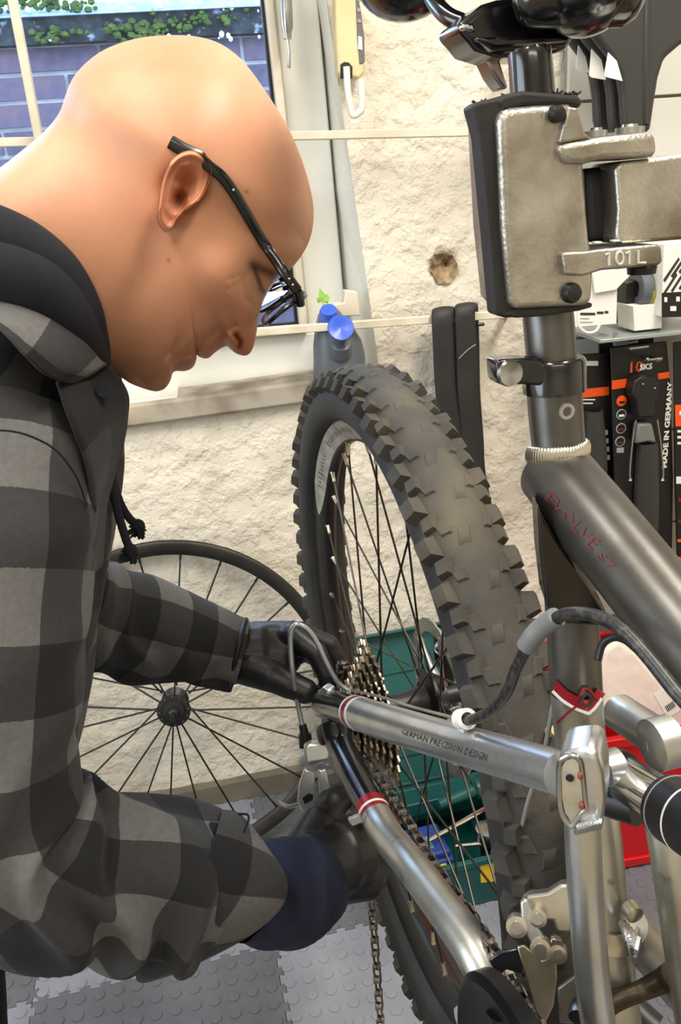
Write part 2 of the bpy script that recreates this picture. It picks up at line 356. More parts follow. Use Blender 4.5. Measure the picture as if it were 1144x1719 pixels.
# stone sill
q = pslab([(X0, 668+0.14*(355-X0)-10), (180, 688-4), (355, 662), (500, 641), (632, 624), (632, 664), (500, 680), (355, 700), (180, 724), (X0, 668+0.14*(355-X0)+30)], 0.022, 0.1)
tag(obj('trim_1', q, M_SILL, bevel=0.006), 'worn grey stone window sill', kind='structure')
q = MB().slab([wp(-2, ZS+0.012, 0.012), wp(0.02, ZS+0.012, 0.012), wp(0.02, ZS+0.012, -0.14), wp(-2, ZS+0.012, -0.14)], [wp(-2, ZS-0.03, 0.012), wp(0.02, ZS-0.03, 0.012), wp(0.02, ZS-0.03, -0.14), wp(-2, ZS-0.03, -0.14)])
tag(obj('trim_2', q, M_WHITE, bevel=0.003), 'white painted inner window ledge', kind='structure')
q = MB(); 
ns = 60; rows = [(0.0, 0.012), (0.045, 0.011), (0.053, 0.004), (0.055, -0.01)]
for i in range(ns):
    for k in range(3):
        s0, s1 = -2+4.2*i/ns, -2+4.2*(i+1)/ns
        j0 = 0.004*hnoise([[s0*9]], 3)[0]; j1 = 0.004*hnoise([[s1*9]], 3)[0]
        q.add([wp(s0, rows[k][0]+(j0 if k else 0), rows[k][1]), wp(s1, rows[k][0]+(j1 if k else 0), rows[k][1]), wp(s1, rows[k+1][0]+j1, rows[k+1][1]), wp(s0, rows[k+1][0]+j0, rows[k+1][1])], [(0, 1, 2, 3)])
tag(obj('baseboard_back', q, M_PLINTH, fix=False), 'grey painted plinth along the foot of the wall', kind='structure')
# ------------------------------------------------------------------ floor: screed and interlocking studded tiles
fl = MB(); fl.box((0.15, -0.4, -0.04), np.eye(3), (2.2, 2.6, 0.03))
floor = obj('floor', fl, M_SCREED, smooth=False, loc=(0, 0, -0.01)); tag(floor, 'workshop floor of interlocking grey studded rubber tiles', kind='structure')
TS = 0.402; TA = math.radians(10.5); TO = onz(461, 1588)
tx = np.array([math.cos(TA), math.sin(TA), 0]); ty = np.array([-math.sin(TA), math.cos(TA), 0])
M_TL = [mat('tile_light_grey', (146, 150, 160), 0.5, c2=(128, 132, 142), cs=9, bump=0.15, bs=90), mat('tile_mid_grey', (106, 109, 117), 0.5, c2=(92, 95, 102), cs=9, bump=0.15, bs=90), mat('tile_dark_grey', (80, 75, 73), 0.55, c2=(66, 62, 60), cs=9, bump=0.15, bs=90)]
def tile_mesh(m):
    t = 0.007; tb = MB(); out = []; NT = 12; dp = 0.0075
    # dovetail outline: two sides proud, two sides notched
    def side(o, d, nrmv, sgn):
        pts = []; st = TS/NT
        for k in range(NT):
            b = o+d*st*k
            pts += [b, b+d*st*0.30] if k == 0 else [b+d*st*0.30]
            pts += [b+d*st*0.22+nrmv*dp, b+d*st*0.78+nrmv*dp, b+d*st*0.70]
        return pts
    X = np.array([1.0, 0, 0]); Y = np.array([0, 1.0, 0]); g = 0.0006
    e = TS-2*g; O = np.array([g, g, 0])
    pts = side(O, X*(e/TS), -Y*-1, 1)+side(O+X*e, Y*(e/TS), X, 1)+side(O+X*e+Y*e, -X*(e/TS), Y, 1)+side(O+Y*e, -Y*(e/TS), X, 1)
    top = [p+ZUP*t for p in pts]; tb.slab(top, pts)
    ns_ = 13; pit = TS/ns_
    for i in range(ns_):
        for j in range(ns_):
            c = np.array([(i+0.5)*pit, (j+0.5)*pit, t])
            r = 0.0098; n = 14; R = []
            for rr, hh in ((r, 0), (r*0.93, 0.0018), (r*0.55, 0.0021)):
                R.append([c+np.array([rr*math.cos(2*math.pi*k/n), rr*math.sin(2*math.pi*k/n), hh]) for k in range(n)])
            tb.rings(R)
    me = mesh_of('tile', tb, m); return me
TM = [tile_mesh(m) for m in M_TL]
for i in range(-3, 4):
    for j in range(-4, 1):
        k = (i+j) % 2
        if i >= 1: k = 2 if i >= 2 or j == 0 else k
        k = {0: 1, 1: 0}.get(k, k) if k < 2 else 2
        o = TO+tx*TS*i+ty*TS*j
        inst('tile', TM[k], basis(o-ZUP*0.009+ZUP*0.0, tx, ty, ZUP), floor)
# ------------------------------------------------------------------ outside: brick wall, coping, moss, ground
OB = -1.55
M_BR = [mat('brick_a', (104, 92, 108), 0.9, c2=(84, 78, 98), cs=25, bump=0.5, bs=90), mat('brick_b', (92, 84, 106), 0.9, c2=(112, 94, 104), cs=25, bump=0.5, bs=90), mat('brick_c', (80, 76, 98), 0.9, c2=(98, 86, 100), cs=25, bump=0.5, bs=90)]
M_MORT = mat('pale_mortar', (206, 208, 212), 0.95, c2=(180, 182, 190), cs=12, bump=0.4, bs=80)
bw0, bz0 = wsz(onw(-280, 640, OB)); bw1, bz1 = wsz(onw(560, 72, OB)); bz1 = wsz(onw(200, 70, OB))[1]
bz0 -= 0.35
q = MB(); q.slab([wp(bw0-0.6, bz0, OB-0.012), wp(bw1+0.7, bz0, OB-0.012), wp(bw1+0.7, bz1, OB-0.012), wp(bw0-0.6, bz1, OB-0.012)], [wp(bw0-0.6, bz0, OB-0.2), wp(bw1+0.7, bz0, OB-0.2), wp(bw1+0.7, bz1, OB-0.2), wp(bw0-0.6, bz1, OB-0.2)])
gw = obj('brick_wall', q, M_MORT, smooth=False, loc=wp(bw0, bz0, OB)); tag(gw, 'purple brown brick garden wall outside the window', 'wall')
BL, BH, JT = 0.212, 0.064, 0.013
BM = []
for m in M_BR:
    b = MB(); b.box((0, 0, 0), [WD, WN, ZUP], (BL/2, 0.03, BH/2)); BM.append(mesh_of('brick', b, m, False))
rnd = random.Random(4); nr = int((bz1-bz0)/(BH+JT)); zt = bz1
for r in range(nr):
    z = bz1-(r+0.5)*(BH+JT); offx = (0.5 if r % 2 else 0.0)*(BL+JT)
    for k in range(int((bw1-bw0+0.5)/(BL+JT))):
        s_ = bw0-0.2+offx+k*(BL+JT)
        o = inst('brick', BM[rnd.randrange(3)], Matrix.Translation(Vector(wp(s_, z, OB-0.03+rnd.uniform(-0.002, 0.003)))), gw)
M_COP = mat('mossy_concrete', (70, 76, 82), 0.95, c2=(46, 50, 52), cs=22, mix=(0.35, 0.6), c3=(150, 165, 185), c3s=26, c3t=(0.62, 0.72), bump=0.9, bs=60, bd=0.01)
M_COP2 = mat('wet_coping_top', (150, 168, 190), 0.7, c2=(110, 128, 150), cs=16, bump=0.7, bs=60, bd=0.01)
z1 = wsz(onw(200, 28, OB))[1]; z2 = wsz(onw(200, 2, OB))[1]
q = MB().slab([wp(bw0-0.6, bz1, OB+0.03), wp(bw1+0.7, bz1, OB+0.03), wp(bw1+0.7, z1, OB+0.045), wp(bw0-0.6, z1, OB+0.045)], [wp(bw0-0.6, bz1, OB-0.25), wp(bw1+0.7, bz1, OB-0.25), wp(bw1+0.7, z1, OB-0.25), wp(bw0-0.6, z1, OB-0.25)])
cp = obj('coping', q, M_COP, gw, smooth=False)
q = MB().slab([wp(bw0-0.6, z1, OB+0.06), wp(bw1+0.7, z1, OB+0.06), wp(bw1+0.7, z2, OB-0.0), wp(bw0-0.6, z2, OB-0.0)], [wp(bw0-0.6, z1, OB-0.25), wp(bw1+0.7, z1, OB-0.25), wp(bw1+0.7, z2, OB-0.25), wp(bw0-0.6, z2, OB-0.25)])
obj('coping_cap', q, M_COP2, gw, smooth=False)
M_MOSS = mat('moss', (84, 104, 44), 0.95, c2=(44, 60, 30), cs=40, bump=0.8, bs=200)
M_LICH = mat('white_lichen', (226, 232, 240), 0.9)
q = MB(); l = MB()
for k in range(230):
    cl = rnd.choice([(240, 50), (300, 40), (60, 8), (120, 10), (20, 6), (360, 30), (90, 60), (260, 55), (210, 52)]); px = cl[0]+rnd.gauss(0, 26); py = cl[1]+rnd.gauss(0, 7)
    p = onw(px, min(70, py), OB+0.05); r_ = rnd.uniform(0.005, 0.014); q.ball(p, (r_, r_*0.7, r_*0.8), 6, 4)
for k in range(26):
    px = rnd.uniform(-60, 440); py = rnd.choice([rnd.gauss(62, 6), rnd.gauss(10, 8)]); p = onw(px, py, OB+0.05); r_ = rnd.uniform(0.003, 0.011); l.ball(p, (r_, 0.006, r_*1.2), 6, 4)
ob = obj('moss', q, M_MOSS, gw); ob['kind'] = 'stuff'
ob = obj('lichen', l, M_LICH, gw); ob['kind'] = 'stuff'
q = MB(); g0 = wp(-6, -0.2, -0.4); q.add([wp(-6, bz0, -0.35), wp(6, bz0, -0.35), wp(6, bz0, -8), wp(-6, bz0, -8)], [(0, 1, 2, 3)])
tag(obj('ground', q, mat('wet_yard', (120, 126, 134), 0.8, c2=(92, 98, 104), cs=6), smooth=False, fix=False), 'wet grey yard outside the window', kind='structure')
# ------------------------------------------------------------------ bicycle frame of reference (rear axle centre; fwd, non-drive side, up)
BC = np.array([0.0423, 0.6894, 0.7282]); _az, _el = 0.225, 0.0213
BN = np.array([math.cos(_az)*math.cos(_el), math.sin(_az)*math.cos(_el), math.sin(_el)])
BF = nrm(np.cross(BN, [0, 0, 1.0])); BU = np.cross(BN, BF); BU = BU if BU[2] > 0 else -BU
def bk(F, N, U): return BC+BF*F+BN*N+BU*U
def onb(px, py, N): return onplane(px, py, BC+BN*N, BN)
def bt(pts, n=8):
    """(px,py,N,width px) -> smooth path and radii in metres"""
    A = []
    for px, py, N, w in pts:
        P = onb(px, py, N); A.append([*P, w/2*proj(P)[2]/FPX])
    A = np.array(spline(A, n)); return A[:, :3], A[:, 3]
M_GM = mat('gunmetal_anodised', (104, 102, 98), 0.36, 0.85, c2=(88, 85, 80), cs=40, rvar=0.05, bump=0.03, bs=600)
M_ALU = mat('worn_aluminium', (214, 216, 216), 0.3, 0.9, c2=(190, 191, 188), cs=22, rvar=0.08, c3=(128, 118, 98), c3s=34, c3t=(0.66, 0.78), bump=0.05, bs=180)
M_ALUD = mat('dirty_aluminium', (196, 195, 188), 0.38, 0.85, c2=(166, 162, 150), cs=26, rvar=0.08, c3=(88, 78, 60), c3s=60, c3t=(0.64, 0.76), bump=0.08, bs=160)
M_BLK = mat('black_gloss', (16, 16, 17), 0.18, 0.0, spec=0.6, coat=0.4)
M_BLKS = mat('black_satin', (24, 24, 25), 0.42)
M_BLKP = mat('black_plastic', (17, 17, 18), 0.55, bump=0.05, bs=120)
M_RED = mat('red_anodised', (150, 20, 32), 0.35, 0.3)
M_DRED = mat('dark_red_print', (98, 30, 36), 0.5)
M_WHT = mat('white_print', (232, 230, 224), 0.5)
M_DKP = mat('dark_print', (42, 42, 42), 0.5)
M_GREYP = mat('grey_print', (150, 152, 152), 0.45)
M_RUB = mat('dusty_tyre_rubber', (70, 66, 59), 0.8, c2=(50, 48, 44), cs=26, mix=(0.35, 0.7), c3=(106, 97, 79), c3s=13, c3t=(0.5, 0.78), bump=0.25, bs=220)
M_TUBE = mat('black_tube_rubber', (42, 41, 39), 0.6, c2=(30, 30, 29), cs=20, bump=0.1, bs=100)
M_RIM = mat('black_rim', (30, 29, 28), 0.38, 0.3, c2=(44, 40, 36), cs=25)
M_SPK = mat('dark_spoke', (70, 66, 60), 0.35, 0.9)
M_NIP = mat('brass_nipple', (186, 176, 156), 0.35, 1.0)
M_SPR = mat('sprocket_steel', (206, 198, 182), 0.25, 1.0, c2=(132, 118, 98), cs=60, rvar=0.08)
M_CHN = mat('chain_steel', (158, 150, 140), 0.3, 0.95, c2=(84, 76, 70), cs=160)
M_HOUS = mat('black_braided_housing', (30, 29, 28), 0.4, c2=(62, 59, 54), cs=420, mix=(0.5, 0.62))
M_SILH = mat('silver_housing', (176, 182, 188), 0.3, 0.7)
bike = thing('mountain_bike', 'silver and gunmetal full suspension mountain bike hung by its seat post', 'bicycle', bk(0.41, 0, -0.39))
# ------------------------------------------------------------------ rear wheel
rw = bpy.data.objects.new('rear_wheel', None); COL.objects.link(rw); rw.parent = bike
ANG = lambda P: math.atan2((np.asarray(P)-BC)@BU, (np.asarray(P)-BC)@BF)
def rev(prof, seg, closed=True):
    """revolve (r, N) loop about the axle"""
    m = MB(); m.rings([[BC+(BF*math.cos(t)+BU*math.sin(t))*r+BN*h for r, h in prof] for t in np.linspace(0, 2*math.pi, seg, endpoint=False)], False, True); return m
TR, TC = 0.0285, 0.3035
prof = [(0.2825, -0.0125)]+[(TC+TR*math.cos(a), 0.98*TR*math.sin(a)) for a in np.radians(np.linspace(-128, 128, 25))]+[(0.2825, 0.0125), (0.280, 0.0)]
ty_ = rev(prof, 144)
def knob(t, a, hl, hw, h, sk=0.0, base=0.0):
    """tread block at wheel angle t, section angle a (deg)"""
    e = BF*math.cos(t)+BU*math.sin(t); tg = -BF*math.sin(t)+BU*math.cos(t); ar = math.radians(a)
    nn = e*math.cos(ar)+BN*math.sin(ar); sd = -e*math.sin(ar)+BN*math.cos(ar); c = BC+e*TC+nn*(TR-0.0012)
    tg2 = nrm(tg+sd*sk); vs = []
    for hh, k in ((0, 1.18), (h+0.0012, 0.86)):
        for i, j in ((-1, -1), (1, -1), (1, 1), (-1, 1)): vs.append(c+nn*hh+tg2*hl*k*i+sd*hw*k*j)
    ty_.add(vs, [(4, 5, 6, 7), (0, 4, 7, 3), (1, 2, 6, 5), (0, 1, 5, 4), (3, 7, 6, 2)])
NK = 62; rk = random.Random(3)
for k in range(NK):
    t = 2*math.pi*k/NK; d = math.pi/NK
    for sg in (-1, 1):
        j = lambda s=0.0015: rk.uniform(-s, s)
        knob(t+(d if sg > 0 else 0), sg*60, 0.0072, 0.0062, 0.0068+j(), 0.12*sg)
        knob(t+(0 if sg > 0 else d), sg*47, 0.0052, 0.0046, 0.0052+j(), -0.1*sg)
        knob(t+d*0.6, sg*33, 0.0056, 0.0036, 0.0013, 0.3*sg)
    knob(t, -9 if k % 2 else 9, 0.0060, 0.0040, 0.0003, 0.2)
_np = len(prof)
for k in range(144*_np):
    if k % _np <= 6 or k % _np >= 19: ty_.mi[k] = 1
M_SIDE = mat('black_tyre_sidewall', (44, 42, 40), 0.7, c2=(34, 33, 31), cs=14, c3=(64, 58, 50), c3s=10, c3t=(0.55, 0.8), bump=0.1, bs=180)
obj('tyre', ty_, [M_RUB, M_SIDE], rw, smooth=True)
obj('rim', rev([(0.2850, -0.0145), (0.2820, -0.0148), (0.2640, -0.0060), (0.2620, -0.0035), (0.2620, 0.0035), (0.2640, 0.0060), (0.2820, 0.0148), (0.2850, 0.0145), (0.2845, 0.0115), (0.2785, 0.0), (0.2845, -0.0115)], 144), M_RIM, rw)
# worn pale decals on the rim
def arc_patch(t0, t1, r0, r1, h0, h1, m, name, parent, n=24, taper=True):
    q = MB(); vs = []; 
    for i in range(n+1):
        u = i/n; t = t0+(t1-t0)*u; e = BF*math.cos(t)+BU*math.sin(t); k = min(1, 6*min(u, 1-u))**0.5 if taper else 1
        rm = (r0+r1)/2; w = (r1-r0)/2*max(0.06, k)
        for r in (rm-w, rm+w): vs.append(BC+e*r+BN*(h0+(h1-h0)*(r-r0)/(r1-r0)))
    q.add(vs, [(2*i, 2*i+1, 2*i+3, 2*i+2) for i in range(n)]); return obj(name, q, m, parent, smooth=False, fix=False)
M_DEC = mat('worn_white_decal', (188, 184, 174), 0.5, c2=(150, 144, 132), cs=60)
M_DECT = mat('faded_brown_print', (108, 88, 74), 0.6)
ta = ANG(onb(600, 706, -0.0145)); tb = ANG(onb(532, 868, -0.0145))
if tb < ta: tb += 2*math.pi
d0 = arc_patch(ta, tb, 0.2645, 0.2818, -0.0066, -0.0151, M_DEC, 'rim_decal', rw)
q = MB(); rk2 = random.Random(8)
for i in range(26):
    u = 0.14+0.72*i/26
    if 0.50 < u < 0.60: continue
    t = ta+(tb-ta)*u; e = BF*math.cos(t)+BU*math.sin(t); tg = -BF*math.sin(t)+BU*math.cos(t); c = BC+e*0.2735-BN*0.0114
    a = tg*0.0011; b = nrm(e*0.9-BN*0.44+tg*0.35)*rk2.uniform(0.0018, 0.0050); q.add([c-a-b, c+a-b, c+a+b, c-a+b], [(0, 1, 2, 3)])
obj('decal_print', q, M_DECT, d0, smooth=False, fix=False) if False else obj('decal_print', q, M_DECT, rw, smooth=False, fix=False)
ta = ANG(onb(738, 1612, -0.0145)); tb = ANG(onb(800, 1700, -0.0145))
arc_patch(min(ta, tb), max(ta, tb)+0.1, 0.2645, 0.2818, -0.0066, -0.0151, M_DEC, 'rim_decal', rw)
# hub, spokes
hb = MB(); hb.lathe(BC, BN, [(0.009, -0.062), (0.009, -0.05), (0.017, -0.05), (0.017, -0.024), (0.031, -0.0235), (0.031, -0.0205), (0.016, -0.017), (0.0125, 0.0), (0.016, 0.028), (0.031, 0.0315), (0.031, 0.0345), (0.02, 0.036), (0.02, 0.046), (0.009, 0.046), (0.009, 0.062)], 32)
obj('hub', hb, M_BLKS, rw)
def spoke_mesh(L):
    m = MB(); m.tube([(0, 0, 0), (0, 0, L-0.013)], 0.00105, 6); m.cur = 1; m.tube([(0, 0, L-0.013), (0, 0, L-0.002), (0, 0, L)], [0.0019, 0.0021, 0.0032], 8); return m
for side, nf, off in ((-1, -0.022, 0.0), (1, 0.033, 1.0)):
    me = None
    for k in range(16):
        tr = math.radians((2*k+(1 if side > 0 else 0))*11.25); s = 1 if k % 2 else -1; tf = tr+s*math.radians(66)
        a = BC+(BF*math.cos(tf)+BU*math.sin(tf))*0.0285+BN*(nf+s*0.0016); b = BC+(BF*math.cos(tr)+BU*math.sin(tr))*0.2630+BN*0.0025*side
        z = nrm(b-a); L = np.linalg.norm(b-a); x = nrm(np.cross(z, BN)); y = np.cross(z, x)
        if me is None: me = mesh_of('spoke', spoke_mesh(L), [M_SPK, M_NIP])
        inst('spoke', me, basis(a, x, y, z, (1, 1, L/np.linalg.norm(b-a))), rw)
# disc rotor
rt = MB(); R0, R1 = 0.080, 0.066; n = 60
rt.rings([[BC+(BF*math.cos(t)+BU*math.sin(t))*r+BN*h for r, h in ((R0-0.0012*(i % 2), 0.0425), (R0-0.0012*(i % 2), 0.0445), (R1, 0.0445), (R1, 0.0425))] for i, t in enumerate(np.linspace(0, 2*math.pi, n, endpoint=False))], False, True)
for k in range(6):
    t = 2*math.pi*k/6; rt.tube([BC+(BF*math.cos(t)+BU*math.sin(t))*0.021+BN*0.0435, BC+(BF*math.cos(t+0.45)+BU*math.sin(t+0.45))*0.068+BN*0.0435], [0.005, 0.003], 6, flat=0.35)
for k in range(36):
    t = 2*math.pi*(k+0.5)/36; e = BF*math.cos(t)+BU*math.sin(t); rt.lathe(BC+e*(0.070+0.0035*(k % 2))+BN*0.0421, BN, [(0.0016, 0), (0.0016, 0.0028)], 6)
obj('brake_rotor', rt, M_STEEL, rw)
# cassette: nine toothed sprockets
cs_ = bpy.data.objects.new('cassette', None); COL.objects.link(cs_); cs_.parent = bike
for i, T in enumerate((11, 13, 15, 17, 20, 23, 26, 30, 34)):
    N0 = -0.0585+0.0043*i; ro = T*0.0127/(2*math.pi); pr = []
    for k in range(T):
        for u, r in ((0.0, ro-0.0030), (0.22, ro-0.0026), (0.40, ro+0.0030), (0.56, ro+0.0030), (0.76, ro-0.0026)): pr.append((2*math.pi*(k+u)/T, r))
    m = MB(); ring_o = lambda h: [BC+(BF*math.cos(t)+BU*math.sin(t))*r+BN*h for t, r in pr]
    ri = max(0.016, ro*0.62) if T > 17 else 0.015; ring_i = lambda h: [BC+(BF*math.cos(t)+BU*math.sin(t))*ri+BN*h for t, r in pr]
    A = [ring_o(N0), ring_o(N0+0.0018), ring_i(N0+0.0018), ring_i(N0)]
    m.rings(A+[A[0]], False)
    if T > 17:
        for k in range(5):
            t = 2*math.pi*k/5; e = BF*math.cos(t)+BU*math.sin(t); m.tube([BC+e*0.015+BN*(N0+0.0009), BC+e*(ri+0.002)+BN*(N0+0.0009)], 0.0045, 6, flat=0.2, up=BU)
    obj('sprocket', m, M_SPR, cs_, smooth=False)
m = MB(); m.lathe(BC, BN, [(0.0145, -0.0605), (0.0165, -0.0590), (0.0165, -0.02), (0.014, -0.018)], 24); obj('lockring', m, M_BLKS, cs_)
# ------------------------------------------------------------------ chain: every link a piece
ch = bpy.data.objects.new('chain', None); COL.objects.link(ch); ch.parent = bike
def link_mesh(outer):
    m = MB(); pit = 0.0127; w = 0.0034 if outer else 0.0024; hgt = 0.0039
    for sg in (-1, 1):
        pts = []
        for q in np.linspace(-110, 110, 7): pts.append((pit/2+hgt*math.cos(math.radians(q))*1.0, hgt*math.sin(math.radians(q))))
        pts.append((0, hgt*0.62))
        for q in np.linspace(70, 290, 7): pts.append((-pit/2+hgt*math.cos(math.radians(q)), hgt*math.sin(math.radians(q))))
        pts.append((0, -hgt*0.62))
        z0 = sg*w; z1 = sg*(w-0.0009)
        m.slab([(x, y, z0) for x, y in pts], [(x, y, z1) for x, y in pts])
    for x in ((-pit/2, pit/2) if outer else (-pit/2, pit/2)):
        m.lathe((x, 0, 0), (0, 0, 1), [(0.0018, -w-0.0004), (0.0018, w+0.0004)] if outer else [(0.0036, -w), (0.0036, w)], 8)
    return mesh_of('chain_link', m, M_CHN, smooth=False)
LK = [link_mesh(True), link_mesh(False)]
def run_chain(path, nax, parent=ch, start=0):
    P = np.array(path); seg = np.linalg.norm(np.diff(P, axis=0), axis=1); cum = np.concatenate([[0], np.cumsum(seg)])
    pts = []; s = 0
    while s < cum[-1]:
        i = min(np.searchsorted(cum, s, 'right')-1, len(seg)-1); pts.append(P[i]+(P[i+1]-P[i])*(s-cum[i])/seg[i]); s += 0.0127
    for k in range(len(pts)-1):
        c = (pts[k]+pts[k+1])/2; x = nrm(pts[k+1]-pts[k]); ax = nax(k/len(pts)) if callable(nax) else nax
        z = nrm(ax-x*(ax@x)); y = np.cross(z, x); inst('chain_link', LK[(k+start) % 2], basis(c, x, y, z), parent)
NC = -0.047; RC = np.array([0.402, -0.048, -0.012])
pth = [bk(-0.030, NC, -0.037)]+[onb(x, y, NC) for x, y in ((588, 1235), (612, 1272), (640, 1312), (662, 1346), (687, 1383), (716, 1432), (754, 1489), (785, 1530), (820, 1581), (850, 1628))]
for a in np.radians(np.arange(112, -20, -8)): pth.append(bk(RC[0]+0.083*math.cos(a), RC[1], RC[2]+0.083*math.sin(a)))
run_chain(spline(pth, 6), BN)
# wrap on the back of the sprockets
pth = [bk(0.052*math.cos(a), NC+0.001, 0.052*math.sin(a)) for a in np.radians(np.arange(225, 90, -6))]
run_chain(pth, BN)
# slack run hanging down from the hand
h0 = at(612, 1440, 0.80); pth = [at(618, 1400, 0.80), at(623, 1500, 0.80), at(631, 1600, 0.80), at(640, 1730, 0.80), at(644, 1800, 0.80), at(650, 1900, 0.81)]
run_chain(spline(pth, 8), lambda u: nrm(BF*0.5+BN))
# chainring with black guard
cr = MB(); n = 44
pr = [(2*math.pi*(k+u)/44, r) for k in range(44) for u, r in ((0, 0.0795), (0.35, 0.0865), (0.55, 0.0865), (0.9, 0.0795))]
RB = bk(*RC); A = [[RB+(BF*math.cos(t)+BU*math.sin(t))*r+BN*h for t, r in pr] for r_, h in ((1, -0.001), (1, 0.001))]
I = [[RB+(BF*math.cos(t)+BU*math.sin(t))*0.064+BN*h for t, r in pr] for h in (0.001, -0.001)]
cr.rings(A+I+[A[0]], False); obj('chainring', cr, M_STEEL, bike, smooth=False)
gd = MB(); _q = [onb(x, y, -0.072)-BC for x, y in ((775, 1687), (799, 1629), (862, 1692))]; _q = np.array([[v@BF, v@BU] for v in _q])
_A = 2*(_q[1:]-_q[0]); _b = (_q[1:]**2).sum(1)-(_q[0]**2).sum(); _cc = np.linalg.solve(_A, _b); GR = np.linalg.norm(_q[0]-_cc); GB = bk(_cc[0], -0.072, _cc[1]); print('guard', _cc, GR)
GB = bk(_cc[0], -0.072, _cc[1])
gd.lathe(GB, BN, [(GR*k, h) for k, h in ((0.2, 0.004), (0.85, 0.004), (0.96, 0.009), (1.0, 0.007), (1.0, -0.001), (0.96, -0.004), (0.88, -0.001), (0.5, 0.001), (0.2, 0.0))], 72)
for k in range(5):
    t = 2*math.pi*k/5+2.2; e = BF*math.cos(t)+BU*math.sin(t); gd.tube([GB+e*0.015, GB+e*GR*0.5, GB+e*GR*0.82], [0.010, 0.008, 0.012], 10, flat=0.3, up=np.cross(e, BN))
obj('chain_guard', gd, mat('black_guard_plastic', (10, 10, 11), 0.35, spec=0.35), bike)
m = MB(); m.lathe(bk(0.402, -0.066, -0.012), BN, [(0.012, -0.004), (0.018, 0.0), (0.02, 0.012), (0.02, 0.13)], 24); obj('bottom_bracket', m, M_BLKS, bike)
m = MB(); m.tube([bk(0.402, -0.072, -0.012), bk(0.44, -0.078, -0.09), bk(0.48, -0.085, -0.165)], [0.017, 0.013, 0.014], 12, flat=0.6); obj('crank_arm', m, M_BLKS, bike)
# ------------------------------------------------------------------ seat tube, top tube, struts, stays
def tubepart(name, pts, m, n=8, seg=28, parent=bike, flat=None):
    P, r = bt(pts, n); q = MB(); q.tube(P, r, seg, flat=flat); return obj(name, q, m, parent)
tubepart('seat_post', [(918, 500, 0, 84), (924, 570, 0, 84), (930, 650, 0, 80)], M_GM)
tubepart('seat_tube', [(930, 632, 0, 92), (934, 700, 0, 90), (943, 800, 0, 86), (953, 930, 0, 86), (962, 1050, 0, 87), (968, 1160, 0, 86)], M_GM)
tubepart('seat_tube_lower', [(968, 1158, 0, 85.6), (975, 1240, 0, 84), (998, 1400, 0, 88), (1012, 1560, 0, 90), (1040, 1800, 0, 92), (1052, 1915, 0, 92)], M_ALUD)
M_COLR = M_BLK
P0 = onb(931, 632, 0); ax = nrm(onb(930, 560, 0)-onb(934, 700, 0)); r0 = 46*proj(P0)[2]/FPX
q = MB(); q.lathe(P0-ax*0.0075, ax, [(r0*1.0, 0), (r0*1.14, 0.0005), (r0*1.14, 0.0145), (r0*1.05, 0.016), (r0*0.9, 0.016)], 36); col_ = obj('seat_collar', q, M_BLK, bike)
q = pxslab([(834, 608), (842, 604), (880, 602), (906, 604), (918, 614), (922, 640), (906, 648), (880, 646), (842, 647), (836, 640)], P0-BN*0+BF*0.010, BF, 0.012); lev = obj('quick_release_lever', q, M_BLK, bike, bevel=0.003, bseg=3)
c_ = onplane(858, 627, P0+BF*0.0108, BF); q = MB(); q.lathe(c_, BF, [(0.0062, -0.0012), (0.0055, 0.0008), (0.0015, -0.0006)], 20); obj('lever_eye', q, M_STEEL, lev)
# slot below the collar
c_ = onplane(951, 690, onb(951, 690, 0)+BF*0.0135, BF); q = MB(); q.ring(c_, BF, [(0.0022, 0), (0.0036, 0), (0.0036, 0.0012), (0.0022, 0.0012)], 20); obj('slot_ring', q, M_ALU, bike)
# top tube, runs forward past the viewer
a = onb(938, 800, 0); b = onb(1150, 1062, 0); dr = nrm(b-a); ra, rb = 62*proj(a)[2]/FPX, 72*proj(b)[2]/FPX
TT = [a-dr*0.004, a+dr*0.03, b, b+dr*0.12, b+dr*0.42]; q = MB(); q.tube(TT, [ra, ra*1.0, rb, rb, rb], 40, flat=1.0); tt = obj('top_tube', q, M_GM, bike)
# weld bead: overlapping ripples round the top of the tube
q = MB(); axs = nrm(onb(934, 700, 0)-onb(943, 800, 0)); cw = onb(937, 768, 0); up_ = nrm(BF-axs*(BF@axs)); sd_ = np.cross(axs, up_); rw_ = 46*proj(cw)[2]/FPX
for k in range(34):
    t = math.radians(-100+200*k/33); p = cw+(up_*math.cos(t)+sd_*math.sin(t))*(rw_*1.02)+axs*(0.002-0.0055*abs(math.sin(t))*-0.2)
    q.ball(p, (0.0024, 0.0024, 0.0046), 8, 6)
M_WELD = mat('bright_weld', (214, 208, 190), 0.28, 1.0)
obj('weld', q, M_WELD, bike)
